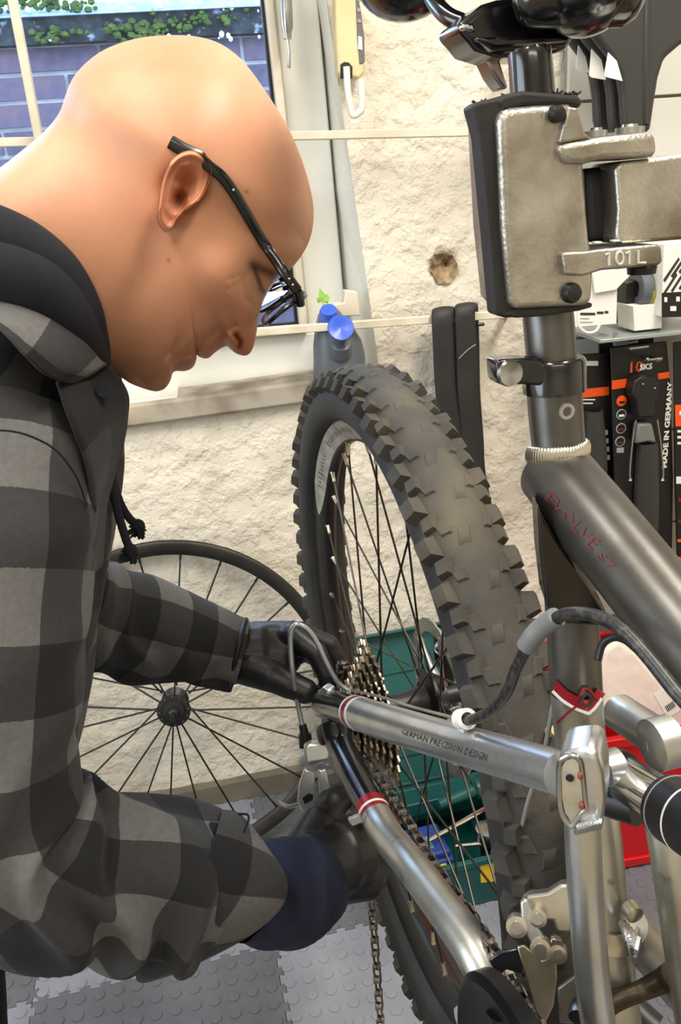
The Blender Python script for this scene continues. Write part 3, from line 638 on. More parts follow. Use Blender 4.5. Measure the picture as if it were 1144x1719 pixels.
# gusset below the top tube, glossy black and chipped
q = pxslab([(903, 846), (914, 872), (946, 922), (985, 976), (1022, 1034), (1008, 1052), (930, 1046), (916, 1010), (907, 930)], onb(950, 940, -0.006)+BF*0.0165, BF*0.9-BN*0.3, 0.020)
M_GUS = mat('chipped_black_lacquer', (20, 19, 18), 0.15, 0.2, c2=(30, 29, 27), cs=30, c3=(150, 146, 138), c3s=46, c3t=(0.70, 0.74), coat=0.5)
gs = obj('gusset', q, M_GUS, bike, bevel=0.002)
def tube_hit(px, py, P, r, lift=0.0003):
    """first point of the pixel's ray on a tube of varying radius"""
    P = np.asarray(P, float); r = np.asarray(r, float); v = ray(px, py); dm = [proj(p)[2] for p in P]; ds = np.linspace(min(dm)-0.05, max(dm)+0.05, 240)
    Q = CAM+v*ds[:, None]; best = np.full(len(ds), 1e9)
    for k in range(len(P)-1):
        ab = P[k+1]-P[k]; t = np.clip(((Q-P[k])@ab)/(ab@ab), 0, 1); best = np.minimum(best, np.linalg.norm(Q-P[k]-t[:, None]*ab, axis=1)-(r[k]+(r[k+1]-r[k])*t)-lift)
    w = np.where(best < 0)[0]; i = w[0] if len(w) else int(np.argmin(best)); i0 = max(i-1, 0); f = best[i0]/(best[i0]-best[i]) if best[i0] != best[i] else 0
    return CAM+v*(ds[i0]+(ds[i]-ds[i0])*min(1, max(0, f)))
def tube_text(name, txt, p0, p1, h0, h1, P, r, m, parent, thin=0.0):
    """lettering laid on a tube between two traced end points; h: letter height at either end"""
    V, F = text_geo(txt, 1.0, 1, thin); p0, p1 = np.array(p0, float), np.array(p1, float); e = (p1-p0)/np.linalg.norm(p1-p0); up = np.array([e[1], -e[0]])
    x0, x1 = V[:, 0].min(), V[:, 0].max(); y0, y1 = V[:, 1].min(), V[:, 1].max(); Q = []
    for v in V:
        u = (v[0]-x0)/(x1-x0); h = h0+(h1-h0)*u; c = p0+(p1-p0)*u+up*((v[1]-y0)/(y1-y0)-0.5)*h; Q.append(tube_hit(c[0], c[1], P, r))
    q = MB(); q.add(Q, F); return obj(name, q, m, parent, smooth=False, fix=False)
TTr = [ra, ra, rb, rb, rb]
tube_text('lettering', 'EVOLVE', (921, 832), (1001, 916), 17, 21, TT, TTr, M_DRED, tt, -0.003)
tube_text('lettering', 'S7', (1006, 930), (1030, 953), 13, 14, TT, TTr, M_DRED, tt, -0.003)
# red and white chevron with diamond on the seat tube
def on_seat(px, py, lift=0.0003):
    c0 = onb(965, 1100, 0); c1 = onb(982, 1290, 0); d = nrm(c1-c0); r_ = ray(px, py); R = 43.4*proj(c0)[2]/FPX+lift
    w = CAM-c0; w = w-d*(w@d); v = r_-d*(r_@d); A_ = v@v; B_ = 2*(w@v); C_ = w@w-R*R; D_ = B_*B_-4*A_*C_
    return CAM+r_*((-B_-math.sqrt(max(D_, 0)))/(2*A_))
def seat_strip(name, pts, w, m, lift):
    q = MB(); vs = []
    P = np.array(spline(pts, 6))
    for i, p in enumerate(P):
        t = nrm(P[min(i+1, len(P)-1)]-P[max(i-1, 0)]); nn = np.array([-t[1], t[0]]); 
        for s in (-1, 1): vs.append(on_seat(p[0]+nn[0]*w*s/2, p[1]+nn[1]*w*s/2, lift))
    q.add(vs, [(2*i, 2*i+1, 2*i+3, 2*i+2) for i in range(len(P)-1)]); return obj(name, q, m, bike, smooth=False, fix=False)
seat_strip('stripe', [(928, 1160), (945, 1176), (968, 1190), (989, 1198)], 5, M_WHT, 0.0004); seat_strip('stripe', [(988, 1199), (1000, 1188), (1011, 1172)], 5, M_WHT, 0.0004)
seat_strip('stripe', [(928, 1146), (945, 1164), (968, 1178), (990, 1186)], 17, M_RED, 0.0003); seat_strip('stripe', [(986, 1187), (1000, 1174), (1011, 1160)], 16, M_RED, 0.0003)
seat_strip('stripe', [(935, 1214), (955, 1196), (978, 1178)], 4, M_RED, 0.0006); seat_strip('stripe', [(968, 1176), (985, 1156), (1006, 1176)], 4, M_RED, 0.0006)
seat_strip('stripe', [(974, 1177), (986, 1164), (997, 1175)], 5, M_DKP, 0.0007); seat_strip('stripe', [(974, 1177), (986, 1186), (997, 1175)], 5, M_DKP, 0.0007)
seat_strip('scribed_line', [(980, 1235), (982, 1258)], 2.5, M_DKP, 0.0005); seat_strip('scribed_line', [(982, 1258), (1003, 1253)], 2.5, M_DKP, 0.0005)
# swing arm: drive-side stays
ss = [(548, 1182, -0.072, 50), (585, 1192, -0.071, 54), (640, 1210, -0.069, 60), (760, 1246, -0.062, 66), (860, 1274, -0.052, 72), (945, 1300, -0.045, 76)]
P, r = bt(ss, 8); P, r = np.array(P), np.array(r)
def piece(name, P, r, i0, i1, m, sc=1.0, parent=bike, seg=28):
    q = MB(); q.tube(P[i0:i1], r[i0:i1]*sc, seg); return obj(name, q, m, parent)
M_BLKF = mat('black_worn_lacquer', (26, 27, 30), 0.2, 0.3, c2=(44, 46, 50), cs=30, c3=(170, 170, 170), c3s=70, c3t=(0.72, 0.75), coat=0.3)
sst = piece('seat_stay', P, r, 0, len(P), M_ALU)
piece('seat_stay_sleeve', P, r, 0, 11, M_BLKF, 1.012)
for nm, i0, k0, k1, m, sc in (('stripe', 10, 0.0, 0.25, M_WHT, 1.016), ('stripe', 10, 0.22, 0.8, M_RED, 1.014), ('stripe', 10, 0.78, 1.0, M_WHT, 1.016)):
    A_ = P[i0]+(P[i0+1]-P[i0])*k0; B_ = P[i0]+(P[i0+1]-P[i0])*k1
    A_ = P[10]+(P[12]-P[10])*k0; B_ = P[10]+(P[12]-P[10])*k1; q = MB(); q.tube([A_, B_], [r[10]*sc, r[11]*sc], 28); obj(nm, q, m, bike)
tube_text('lettering', 'GERMAN PRECISION DESIGN', (674, 1228), (818, 1272), 9, 13, P[::2], r[::2], M_DKP, bike)
cs2 = [(562, 1212, -0.073, 52), (572, 1252, -0.073, 46), (596, 1303, -0.072, 50), (622, 1352, -0.070, 52), (650, 1402, -0.068, 55), (692, 1454, -0.066, 58), (736, 1513, -0.061, 62), (780, 1572, -0.056, 68), (815, 1628, -0.052, 74), (860, 1720, -0.045, 84), (905, 1810, -0.035, 88)]
P2, r2 = bt(cs2, 8); P2, r2 = np.array(P2), np.array(r2)
cst = piece('chain_stay', P2, r2, 0, len(P2), M_ALUD)
piece('chain_stay_sleeve', P2, r2, 0, 25, M_BLKF, 1.012)
q = MB(); q.tube(P2[24:28], r2[24:28]*1.02, 28); obj('stripe', q, M_RED, bike)
# dropout plate, hanger bolt
q = pxslab([(533, 1160), (541, 1154), (552, 1160), (560, 1215), (556, 1232), (547, 1236), (541, 1226)], bk(0.02, -0.078, 0), BF*0.6-BN*0.8, 0.010); obj('dropout', q, M_ALU, bike, bevel=0.0015)
q = MB(); q.lathe(onb(541, 1234, -0.085), BN, [(0.006, -0.004), (0.009, -0.002), (0.009, 0.006), (0.005, 0.008)], 14); obj('axle_nut', q, M_BLKS, bike)
# linkage bracket at the top of the strut: a hollow open-ended casting
outer = [(936, 1282), (944, 1270), (958, 1264), (985, 1261), (1000, 1262), (1008, 1275), (1014, 1300), (1017, 1345), (1013, 1378), (1000, 1394), (975, 1400), (958, 1398), (948, 1380), (940, 1350), (936, 1310)]
pB = onb(960, 1310, -0.047)+BF*0.012; nB = nrm(BF*0.80-BN*0.60)
br = obj('linkage_bracket', pxslab(outer, pB, nB, 0.020), M_ALU, bike, bevel=0.003, bseg=3)
# rim of the opening and the pocket floor
n_ = nB if nB@(pB-CAM) > 0 else -nB
rim = spline([(940, 1284), (948, 1272), (962, 1268), (974, 1275), (979, 1300), (983, 1340), (985, 1356), (976, 1366), (964, 1384), (958, 1386), (946, 1370), (940, 1340)], 4, True)
q = MB(); q.tube([onplane(x, y, pB, n_) for x, y in rim], 0.0011, 8, closed=True, cap=False); obj('bracket_lip', q, M_STEEL, br)
fl_ = [(943, 1290), (950, 1277), (962, 1273), (971, 1280), (975, 1302), (979, 1340), (980, 1354), (971, 1364), (960, 1378), (950, 1366), (944, 1340)]
q = pxslab(fl_, pB-n_*0.0004, n_, 0.0006); obj('bracket_pocket', q, mat('pocket_aluminium', (206, 200, 184), 0.5, 0.5, c2=(176, 166, 142), cs=50), br)
q = MB(); q.lathe(onplane(957, 1307, pB-n_*0.0012, n_), n_, [(0.0016, 0), (0.0014, 0.0015)], 14); obj('bolt_hole', q, M_BLKS, br)
for x, y in ((975, 1302), (977, 1352)):
    q = MB(); q.ball(onplane(x, y, pB-n_*0.0008, n_), (0.0012, 0.0012, 0.0018), 8, 6); obj('screw', q, mat('rusty_screw', (150, 84, 60), 0.6, 0.4), br)
q = MB()
for k in range(7): q.tube(spline([onplane(968+k*6.5, 1398-k*1.5, pB, n_), onplane(972+k*6, 1388-k*1.5, pB-n_*0.002, n_), onplane(980+k*5, 1381-k*1.0, pB, n_)], 4), 0.0011, 6)
obj('weld', q, M_ALU, br)
tubepart('strut', [(978, 1375, -0.036, 60), (981, 1450, -0.036, 60), (988, 1560, -0.034, 58), (1002, 1700, -0.03, 58), (1030, 1850, -0.02, 58)], M_ALU)
tubepart('strut', [(1106, 1330, 0.022, 62), (1128, 1450, 0.022, 66), (1146, 1560, 0.024, 70), (1170, 1700, 0.024, 74), (1180, 1780, 0.02, 74)], M_ALUD)
# non-drive stay seen beyond the seat tube, with its own lug
tubepart('seat_stay', [(1040, 1195, 0.045, 62), (1070, 1215, 0.045, 64), (1120, 1248, 0.040, 70)], M_ALU)
q = MB(); q.lathe(onb(1094, 1252, 0.032), BN, [(0.008, -0.002), (0.0135, 0), (0.0135, 0.012), (0.010, 0.014)], 28); obj('linkage_lug', q, M_ALU, bike)
# rear shock
a = onb(1026, 1288, 0.0)+BF*0.004; b = onb(1190, 1360, 0.0)+BF*0.03; d = nrm(b-a); ra = 37*proj(a)[2]/FPX
q = MB(); q.tube([a, a+d*0.003, a+d*0.12], [ra*0.85, ra, ra], 32); obj('shock_shaft', q, M_CHROME, bike)
pc = onplane(1090, 1316, a, nrm(np.cross(d, BU))); tS = (np.asarray(onplane(1092, 1318, (a+b)/2, nrm(np.cross(d, BU))))-a)@d
tS = next(t for t in np.arange(0.01, 0.11, 0.001) if proj(a+d*t)[0] > 1122)
q = MB(); q.lathe(a+d*tS, d, [(ra*1.05, 0), (ra*1.34, 0.001), (ra*1.38, 0.012), (ra*1.38, 0.10), (ra*1.2, 0.104)], 36); sh = obj('shock_body', q, M_BLKS, bike)
for t, w in ((0.004, 0.0004), (0.016, 0.0010)):
    q = MB(); q.lathe(a+d*(tS+t), d, [(ra*1.385, 0), (ra*1.395, 0.0001), (ra*1.395, w), (ra*1.385, w+0.0001)], 36); obj('ring_mark', q, M_WHT if w > 0.0005 else M_GREYP, sh)
q = MB(); q.ring(a+d*0.001, d, [(ra*0.98, -0.001), (ra*1.10, -0.001), (ra*1.10, 0.003), (ra*0.98, 0.003)], 36); obj('wiper_seal', q, M_BLKS, bike)
q = MB(); q.lathe(onb(1014, 1292, -0.012), BN, [(0.008, 0.0), (0.0085, 0.008)], 20); obj('pivot_axle', q, M_ALU, bike)
q = MB(); q.tube(spline([onb(1005, 1330, -0.005), onb(1035, 1340, 0.0), onb(1075, 1352, 0.006)], 5), 0.010, 10); obj('pivot_link', q, M_BLKS, bike)
# lower cross tube, welded tube and grimy brace
tubepart('down_tube', [(1056, 1556, 0.012, 66), (1096, 1600, 0.03, 72), (1150, 1660, 0.05, 80)], M_ALUD)
q = MB()
for k in range(6): q.tube(spline([onb(1052+k*5, 1548+k*5, 0.004)-BN*0.002, onb(1062+k*2, 1575+k*4, 0.0)-BN*0.002, onb(1066, 1600+k*2, 0.004)], 4), 0.0022, 8)
obj('weld', q, M_ALU, bike)
M_GRIME = mat('grimy_metal', (78, 68, 50), 0.4, 0.6, c2=(38, 33, 26), cs=60, c3=(150, 140, 116), c3s=80, c3t=(0.64, 0.7))
tubepart('brace', [(1000, 1704, -0.02, 44), (1030, 1682, -0.008, 34), (1075, 1664, 0.008, 32), (1110, 1648, 0.018, 38), (1128, 1640, 0.022, 46)], M_GRIME)
q = MB(); q.tube(spline([onb(1000, 1690, 0.03), onb(1050, 1690, 0.04), onb(1100, 1730, 0.05)], 6), 0.010, 12); obj('cable_bundle', q, M_BLKS, bike)
tubepart('bridge', [(800, 1262, 0.02, 16), (860, 1243, 0.018, 17), (935, 1226, 0.01, 18)], mat('dusty_yellowed_alloy', (206, 196, 140), 0.5, 0.2, c2=(176, 160, 104), cs=40))
# ------------------------------------------------------------------ front derailleur
fd = bpy.data.objects.new('front_derailleur', None); COL.objects.link(fd); fd.parent = bike
pF = onb(930, 1530, -0.030)+BF*0.004; nF = nrm((pF-CAM)*np.array([1, 1, 0.45]))
M_FD = mat('satin_nickel', (206, 200, 184), 0.3, 0.85, c2=(168, 156, 130), cs=40, rvar=0.06)
def fpart(name, poly, dz, th, m=M_FD, bev=0.0012): return obj(name, pxslab(poly, pF+nF*dz, nF, th), m, fd, bevel=bev)
fpart('body', [(876, 1512), (888, 1504), (920, 1500), (942, 1486), (958, 1484), (962, 1540), (958, 1566), (936, 1564), (930, 1546), (904, 1542), (896, 1550), (880, 1540)], 0.0, 0.009)
fpart('outer_link', [(873, 1514), (884, 1508), (893, 1520), (897, 1548), (920, 1584), (920, 1598), (906, 1602), (894, 1590), (876, 1552)], -0.004, 0.005, M_ALU)
fpart('inner_link', [(926, 1572), (944, 1580), (942, 1606), (930, 1614), (920, 1604)], 0.006, 0.006)
fpart('cage_plate', [(868, 1590), (880, 1586), (912, 1612), (934, 1600), (936, 1640), (930, 1690), (916, 1719), (900, 1700), (886, 1650)], 0.004, 0.0015)
fpart('cage_wing', [(820, 1612), (840, 1598), (868, 1592), (884, 1604), (876, 1636), (850, 1628), (838, 1640)], 0.010, 0.0015, mat('dark_steel', (70, 72, 78), 0.3, 0.9))
for x, y, rr in ((903, 1541, 0.0052), (908, 1593, 0.0058), (937, 1602, 0.0052), (868, 1556, 0.0060)):
    q = MB(); c0 = onplane(x, y, pF-nF*0.0045, nF); q.lathe(c0, nF, [(rr*0.45, -0.0012), (rr*0.9, -0.0006), (rr*0.9, 0.005)], 18); obj('pivot', q, M_FD, fd)
    q = MB(); q.lathe(c0-nF*0.0014, nF, [(rr*0.55, -0.0004), (rr*0.55, 0.001)], 12); obj('pivot_pin', q, M_STEEL, fd)
fpart('clamp_arm', [(854, 1536), (864, 1530), (878, 1546), (880, 1570), (866, 1574), (856, 1566)], 0.008, 0.01, M_BLKS)
c0 = onb(1012, 1556, 0); axd = nrm(onb(1000, 1430, 0)-onb(1022, 1660, 0)); rb = 47*proj(c0)[2]/FPX
q = MB(); q.ring(c0-axd*0.006, nrm(axd+BN*0.28), [(rb*1.0, 0), (rb*1.12, 0), (rb*1.12, 0.0115), (rb*1.0, 0.0115)], 48); obj('clamp_band', q, M_FD, fd)
q = MB(); q.lathe(onb(1056, 1522, 0.008)+BF*0.004, BF, [(0.0028, 0.003), (0.0046, 0.002), (0.0046, -0.004)], 18); obj('clamp_bolt', q, M_FD, fd)
lettering('clamp_mark', 'LSX', onb(1036, 1553, -0.004)+BF*0.016, nrm(onb(1040, 1550, 0)-onb(1020, 1556, 0)), axd, 0.005, M_DKP, fd)
q = pxslab([(936, 1660), (978, 1630), (985, 1719), (940, 1719)], onb(960, 1690, -0.01), nF, 0.004); obj('mount_plate', q, M_ALUD, bike, bevel=0.001)
q = MB(); q.lathe(onb(968, 1690, -0.018)+BF*0.004, nrm(BF-BN*0.7), [(0.0058, 0.003), (0.0062, 0), (0.0045, -0.006)], 20); obj('cable_stop', q, M_STEEL, bike)
# ------------------------------------------------------------------ rear derailleur
rd = bpy.data.objects.new('rear_derailleur', None); COL.objects.link(rd); rd.parent = bike
pR = onb(530, 1285, -0.092); nR = nrm((pR-CAM)*np.array([1, 1, 0.45]))
M_RDS = mat('silver_derailleur', (206, 210, 212), 0.28, 0.7, c2=(186, 188, 188), cs=20)
def rpart(name, poly, dz, th, m=M_RDS, bev=0.002): return obj(name, pxslab(poly, pR+nR*dz, nR, th), m, rd, bevel=bev, bseg=3)
A_, B_ = at(516, 1284, 0.815), at(560, 1272, 0.805)
q = MB(); q.tube([A_-(B_-A_)*0.05, A_, (A_+B_)/2, B_, B_+(B_-A_)*0.05], [0.010, 0.0135, 0.014, 0.0135, 0.010], 24); obj('body', q, M_RDS, rd)
rpart('top_cover', [(510, 1256), (520, 1249), (545, 1248), (556, 1258), (552, 1276), (514, 1282)], -0.002, 0.014)
rpart('outer_arm', [(512, 1290), (528, 1296), (532, 1340), (530, 1356), (506, 1364), (499, 1346), (502, 1318)], -0.001, 0.006)
rpart('inner_arm', [(534, 1292), (548, 1292), (556, 1330), (552, 1352), (538, 1350)], 0.004, 0.006)
rpart('arm_slot', [(508, 1340), (518, 1332), (526, 1334), (525, 1343), (512, 1350)], -0.0020, 0.0015, M_BLKS, 0)
rpart('link_rod', [(562, 1296), (566, 1292), (580, 1320), (577, 1326)], 0.004, 0.004, M_STEEL, 0.001)
q = MB()
for k in range(3): q.tube(spline([at(502, 1348+k*2, 0.81), at(485, 1352+k*2, 0.812), at(468, 1344+k*3, 0.815)], 5), 0.0010, 6)
obj('cable_ends', q, M_STEEL, rd)
q = MB(); q.tube([at(514, 1254, 0.81), at(512, 1232, 0.81)], [0.0068, 0.0064], 14); q.tube([at(512, 1234, 0.81), at(508, 1216, 0.81)], [0.0045, 0.0038], 12); obj('barrel_adjuster', q, M_BLKS, rd)
q = MB(); q.cone(at(575, 1385, 0.80), at(640, 1420, 0.79), 0.004, 0.004); q.cone(at(600, 1450, 0.82), at(570, 1390, 0.81), 0.004, 0.006); obj('cage', q, M_STEEL, rd)
q = MB(); q.lathe(at(610, 1445, 0.82), BN, [(0.018, -0.004), (0.021, 0), (0.018, 0.004)], 18); obj('jockey_wheel', q, M_BLKS, rd)
# zip tie on the chain stay with its clear tail
q = MB(); i0 = 26; q.tube([P2[i0]-nrm(P2[i0+1]-P2[i0])*0.0012, P2[i0]+nrm(P2[i0+1]-P2[i0])*0.0012], r2[i0]*1.05, 24); obj('zip_tie', q, M_WHT, bike)
M_CLR = mat('cloudy_clear_plastic', (176, 178, 176), 0.25, trans=0.5); q = pxslab([(584, 1376), (604, 1368), (612, 1380), (592, 1388)], onb(598, 1378, -0.095), nR, 0.005); obj('zip_tie_tail', q, M_CLR, bike, bevel=0.001)
# ------------------------------------------------------------------ cables and housing
def cable(name, pts, rad, m, n=10, seg=10, parent=bike): q = MB(); q.tube(spline(pts, n), rad, seg); return obj(name, q, m, parent)
cable('gear_housing', [onb(1200, 1225, -0.03), onb(1144, 1172, -0.032), onb(1090, 1105, -0.034), onb(1045, 1058, -0.036), onb(1000, 1034, -0.038), onb(955, 1030, -0.042), onb(920, 1046, -0.046)], 0.0026, M_HOUS)
cable('housing_sleeve', [onb(935, 1036, -0.044), onb(912, 1052, -0.047), onb(896, 1068, -0.050), onb(884, 1086, -0.052)], 0.0042, mat('grey_rubber_sleeve', (110, 112, 112), 0.6))
cable('gear_housing', [onb(886, 1084, -0.052), onb(868, 1120, -0.054), onb(852, 1160, -0.056), onb(828, 1190, -0.058), onb(800, 1206, -0.060), onb(778, 1209, -0.061)], 0.0026, M_HOUS)
q = MB(); c0 = onb(780, 1207, -0.061); dd = nrm(onb(800, 1206, -0.06)-onb(760, 1209, -0.062)); q.ring(c0, dd, [(0.0032, -0.0045), (0.0052, -0.0045), (0.0052, 0.0045), (0.0032, 0.0045)], 24); q.box(c0-BU*0.005, [dd, BU, np.cross(dd, BU)], (0.0045, 0.003, 0.003)); obj('cable_clip', q, M_WHT, bike)
cable('inner_cable', [onb(775, 1208, -0.061), onb(690, 1186, -0.067), onb(640, 1170, -0.070), onb(590, 1158, -0.073)], 0.0009, M_STEEL, 4, 6)
cable('gear_housing', [at(600, 1165, 0.80), at(583, 1158, 0.80), at(565, 1142, 0.80), at(548, 1112, 0.80), at(533, 1080, 0.80), at(518, 1058, 0.80), at(500, 1048, 0.80), at(490, 1058, 0.80), at(488, 1085, 0.80), at(492, 1130, 0.80), at(500, 1180, 0.81), at(508, 1220, 0.81)], 0.0026, M_SILH)
q = MB(); q.tube([at(600, 1168, 0.80), at(582, 1157, 0.80)], 0.0042, 12); obj('housing_ferrule', q, M_STEEL, bike)
cable('brake_hose', [onb(845, 1560, -0.012), onb(850, 1500, -0.012), onb(868, 1430, -0.014), onb(886, 1350, -0.016), onb(912, 1270, -0.014), onb(930, 1180, -0.01)], 0.0013, M_GREYP, 8, 8)
cable('housing_loop', [onb(1004, 1108, -0.008), onb(1012, 1082, -0.004), onb(1030, 1070, 0.0), onb(1050, 1074, 0.004), onb(1070, 1090, 0.006)], 0.0019, M_BLKS)
# ------------------------------------------------------------------ brake caliper on the far side
M_BRZ = mat('bronze_grey_alloy', (132, 120, 100), 0.45, 0.6, c2=(104, 92, 74), cs=30)
pK = onb(740, 1170, 0.055); nK = nrm(BF*0.95-BN*0.3); nK = nK if nK@(pK-CAM) > 0 else -nK
cal = obj('brake_caliper', pxslab([(684, 1182), (716, 1180), (726, 1172), (732, 1140), (740, 1134), (752, 1150), (758, 1190), (770, 1206), (760, 1216), (690, 1204)], pK, nK, 0.012), M_BRZ, bike, bevel=0.002)
lettering('lettering', 'DEORE', onplane(716, 1190, pK-nK*0.0006, nK), onplane(690, 1193, pK, nK)-onplane(740, 1188, pK, nK), onplane(716, 1200, pK, nK)-onplane(716, 1180, pK, nK), 0.010, M_WHT, cal, width=np.linalg.norm(onplane(692, 1190, pK, nK)-onplane(738, 1190, pK, nK)))
q = pxslab([(728, 1080), (736, 1066), (748, 1072), (752, 1100), (764, 1130), (764, 1160), (750, 1160), (744, 1130), (730, 1110)], onb(745, 1110, 0.062), nK, 0.02); obj('caliper_arm', q, M_BLKS, bike, bevel=0.003)
q = MB(); q.ball(onb(742, 1088, 0.058), 0.008, 12, 8); obj('caliper_bolt', q, M_STEEL, bike)
# ------------------------------------------------------------------ saddle seen from below
sd0 = bpy.data.objects.new('saddle', None); COL.objects.link(sd0); sd0.parent = bike
tubepart('seat_post_upper', [(889, 88, 0, 72), (893, 130, 0, 74), (906, 330, 0, 80), (918, 505, 0, 84)], M_BLK)
SC = at(880, -125, 0.40); sx = nrm(BF); sy = BN
def saddle_pt(u, v):
    """u 0..1 rear to nose, v -1..1 across"""
    w = 0.070*(1-u)**1.3+0.021*(u**0.6)+0.008*math.sin(math.pi*u)
    z = 0.012-0.030*abs(v)**2.6-0.010*math.sin(math.pi*u)+0.012*(1-u)**3
    return SC+sx*(-0.115+0.235*u)+sy*w*v+BU*(z+0.012)
n_u, n_v = 26, 15; R = []
top = [[saddle_pt(i/(n_u-1), -1+2*j/(n_v-1)) for j in range(n_v)] for i in range(n_u)]
q = MB()
for i in range(n_u):
    row = top[i]; und = [p-BU*(0.006 if 0 < j < n_v-1 else 0.0) for j, p in enumerate(row)][::-1]; R.append([p+BU*0.006 for p in row]+und)
q.rings(R); obj('saddle_shell', q, M_BLKP, sd0)
# rear wings and side pods that show below the upper edge of the picture
for c0, rr in ((at(680, -38, 0.50), (0.030, 0.030, 0.0235)), (at(985, -14, 0.36), (0.0195, 0.026, 0.0175))):
    q = MB(); q.ball(c0, rr, 24, 16); obj('saddle_wing', q, M_BLK, sd0)
q = MB(); q.cone(at(910, -5, 0.36), at(1035, -4, 0.355), 0.013, 0.012, 18); obj('saddle_wing', q, M_BLK, sd0)
def rail(pts, rad): q = MB(); q.tube(spline(pts, 8), rad, 12); obj('saddle_rail', q, M_BLK, sd0)
rail([at(700, -60, 0.42), at(726, -5, 0.41), at(748, 24, 0.40), at(775, 38, 0.395), at(815, 46, 0.39), at(905, 60, 0.385)], 0.0042)
rail([at(1010, -40, 0.37), at(900, -10, 0.375), at(850, 24, 0.38), at(806, 56, 0.385), at(790, 50, 0.39)], 0.0042)
nS = BF if BF@(SC-CAM) > 0 else -BF
q = pxslab([(768, 46), (776, 36), (812, 6), (838, -2), (930, -10), (965, 30), (966, 66), (950, 84), (920, 92), (838, 96), (800, 84), (786, 66)], at(868, 40, 0.375), nS, 0.028); hd_ = obj('seat_clamp', q, M_BLK, bike, bevel=0.004, bseg=3)
q = pxslab([(776, 40), (796, 38), (800, 54), (778, 50)], at(788, 45, 0.368), nS, 0.006); obj('clamp_cap', q, M_CHROME, hd_, bevel=0.001)
q = pxslab([(798, 62), (930, 56), (962, 60), (956, 76), (830, 84)], at(868, 60, 0.371), nS, 0.008); obj('clamp_jaw', q, M_BLK, hd_, bevel=0.002)
q = pxslab([(815, 96), (838, 94), (855, 148), (846, 150), (830, 128)], at(838, 120, 0.392), nS, 0.014); obj('clamp_neck', q, mat('smoky_chrome', (150, 140, 136), 0.2, 0.9), hd_, bevel=0.002)
# ------------------------------------------------------------------ repair stand clamp
M_CAST = mat('cast_aluminium', (208, 204, 194), 0.36, 0.85, c2=(138, 131, 116), cs=34, mix=(0.3, 0.7), rvar=0.12, c3=(72, 62, 48), c3s=24, c3t=(0.54, 0.80), bump=0.22, bs=520)
M_PAD = mat('black_rubber_pad', (38, 37, 37), 0.65, c2=(28, 28, 28), cs=40, bump=0.2, bs=140)
pC = onb(905, 350, 0)+BF*0.030; nC = -BF if (-BF)@(pC-CAM) > 0 else BF
nC = nrm(nC)
stand = thing('repair_stand_clamp', 'cast metal repair stand clamp with black rubber jaws holding the seat post', 'clamp', onplane(905, 525, pC, nC))
def cpart(name, poly, dz, th, m=M_CAST, bev=0.003, seg=3, parent=stand): return obj(name, pxslab(poly, pC+nC*dz, nC, th), m, parent, bevel=bev, bseg=seg)
jaw = cpart('jaw', [(838, 196), (846, 186), (862, 180), (905, 176), (958, 174), (972, 182), (980, 222), (984, 300), (992, 400), (1000, 440), (996, 508), (985, 514), (936, 516), (868, 520), (858, 508), (846, 380)], 0.0, 0.034, bev=0.007, seg=4)
cpart('jaw_step', [(955, 178), (972, 181), (984, 224), (996, 232), (940, 240), (950, 200)], -0.003, 0.02, bev=0.003)
cpart('upper_arm', [(938, 244), (960, 238), (1010, 230), (1096, 222), (1104, 228), (1106, 258), (1098, 264), (1012, 268), (980, 276), (950, 274)], -0.004, 0.03)
cpart('lower_arm', [(945, 424), (985, 422), (1010, 418), (1106, 410), (1112, 416), (1114, 440), (1106, 446), (1012, 454), (980, 464), (950, 462)], -0.004, 0.03)
cpart('arm_web', [(964, 270), (986, 282), (990, 400), (986, 424), (960, 426)], 0.002, 0.024)
cpart('hinge_block', [(980, 284), (1028, 278), (1036, 330), (1040, 352), (1036, 404), (986, 408)], 0.010, 0.02, mat('dark_slate_metal', (52, 56, 62), 0.5, 0.5), 0.004)
cpart('stand_arm', [(1034, 282), (1044, 272), (1150, 258), (1320, 240), (1320, 392), (1150, 402), (1046, 410), (1036, 400), (1040, 350)], -0.001, 0.034, bev=0.004)
cpart('washer', [(1002, 406), (1012, 405), (1012, 409), (1002, 410)], -0.002, 0.004, M_WHT, 0.0004)
cpart('washer', [(1032, 403), (1042, 402), (1042, 406), (1032, 407)], -0.002, 0.004, M_WHT, 0.0004)
for x0, x1, y in ((982, 1020, 224), (1034, 1082, 218)):
    c0 = onplane((x0+x1)/2, y, pC+nC*0.012, nC); rr = (x1-x0)/2*proj(c0)[2]/FPX; q = MB(); q.lathe(c0, ZUP, [(rr, -0.0015), (rr, 0.0010), (rr*0.55, 0.0012), (rr*0.5, 0.0022)], 24); obj('bolt_head', q, M_STEEL, stand)
c0 = onplane(1078, 452, pC+nC*0.012, nC); q = MB(); q.lathe(c0, ZUP, [(0.0062, -0.002), (0.0066, 0.001), (0.005, 0.003)], 20); obj('bolt_end', q, M_BLKS, stand)
for x, y, rr in ((936, 191, 14), (961, 492, 17)):
    c0 = onplane(x, y, pC-nC*0.002, nC); r_ = rr*proj(c0)[2]/FPX; q = MB(); q.lathe(c0, nC, [(r_*0.3, -0.0028), (r_*0.8, -0.0022), (r_, -0.0004), (r_, 0.006)], 22); obj('cap_screw', q, M_BLKS, stand)
M_LET = mat('highlit_cast_letters', (222, 219, 210), 0.45, 0.4)  # same cast metal made lighter, highlights of the embossing put into the colour
def glyph(pts, x0, w, closed=False):
    """raised cast character: strokes on a unit cell set into the lower arm"""
    P = [onplane(x0+w*u, 445-0.07*(x0-1019)-21*v, pC-nC*0.0042, nC) for u, v in pts]; q = MB(); q.tube(P, 0.00062, 8, closed=closed, cap=not closed); obj('raised_letter', q, M_LET, stand)
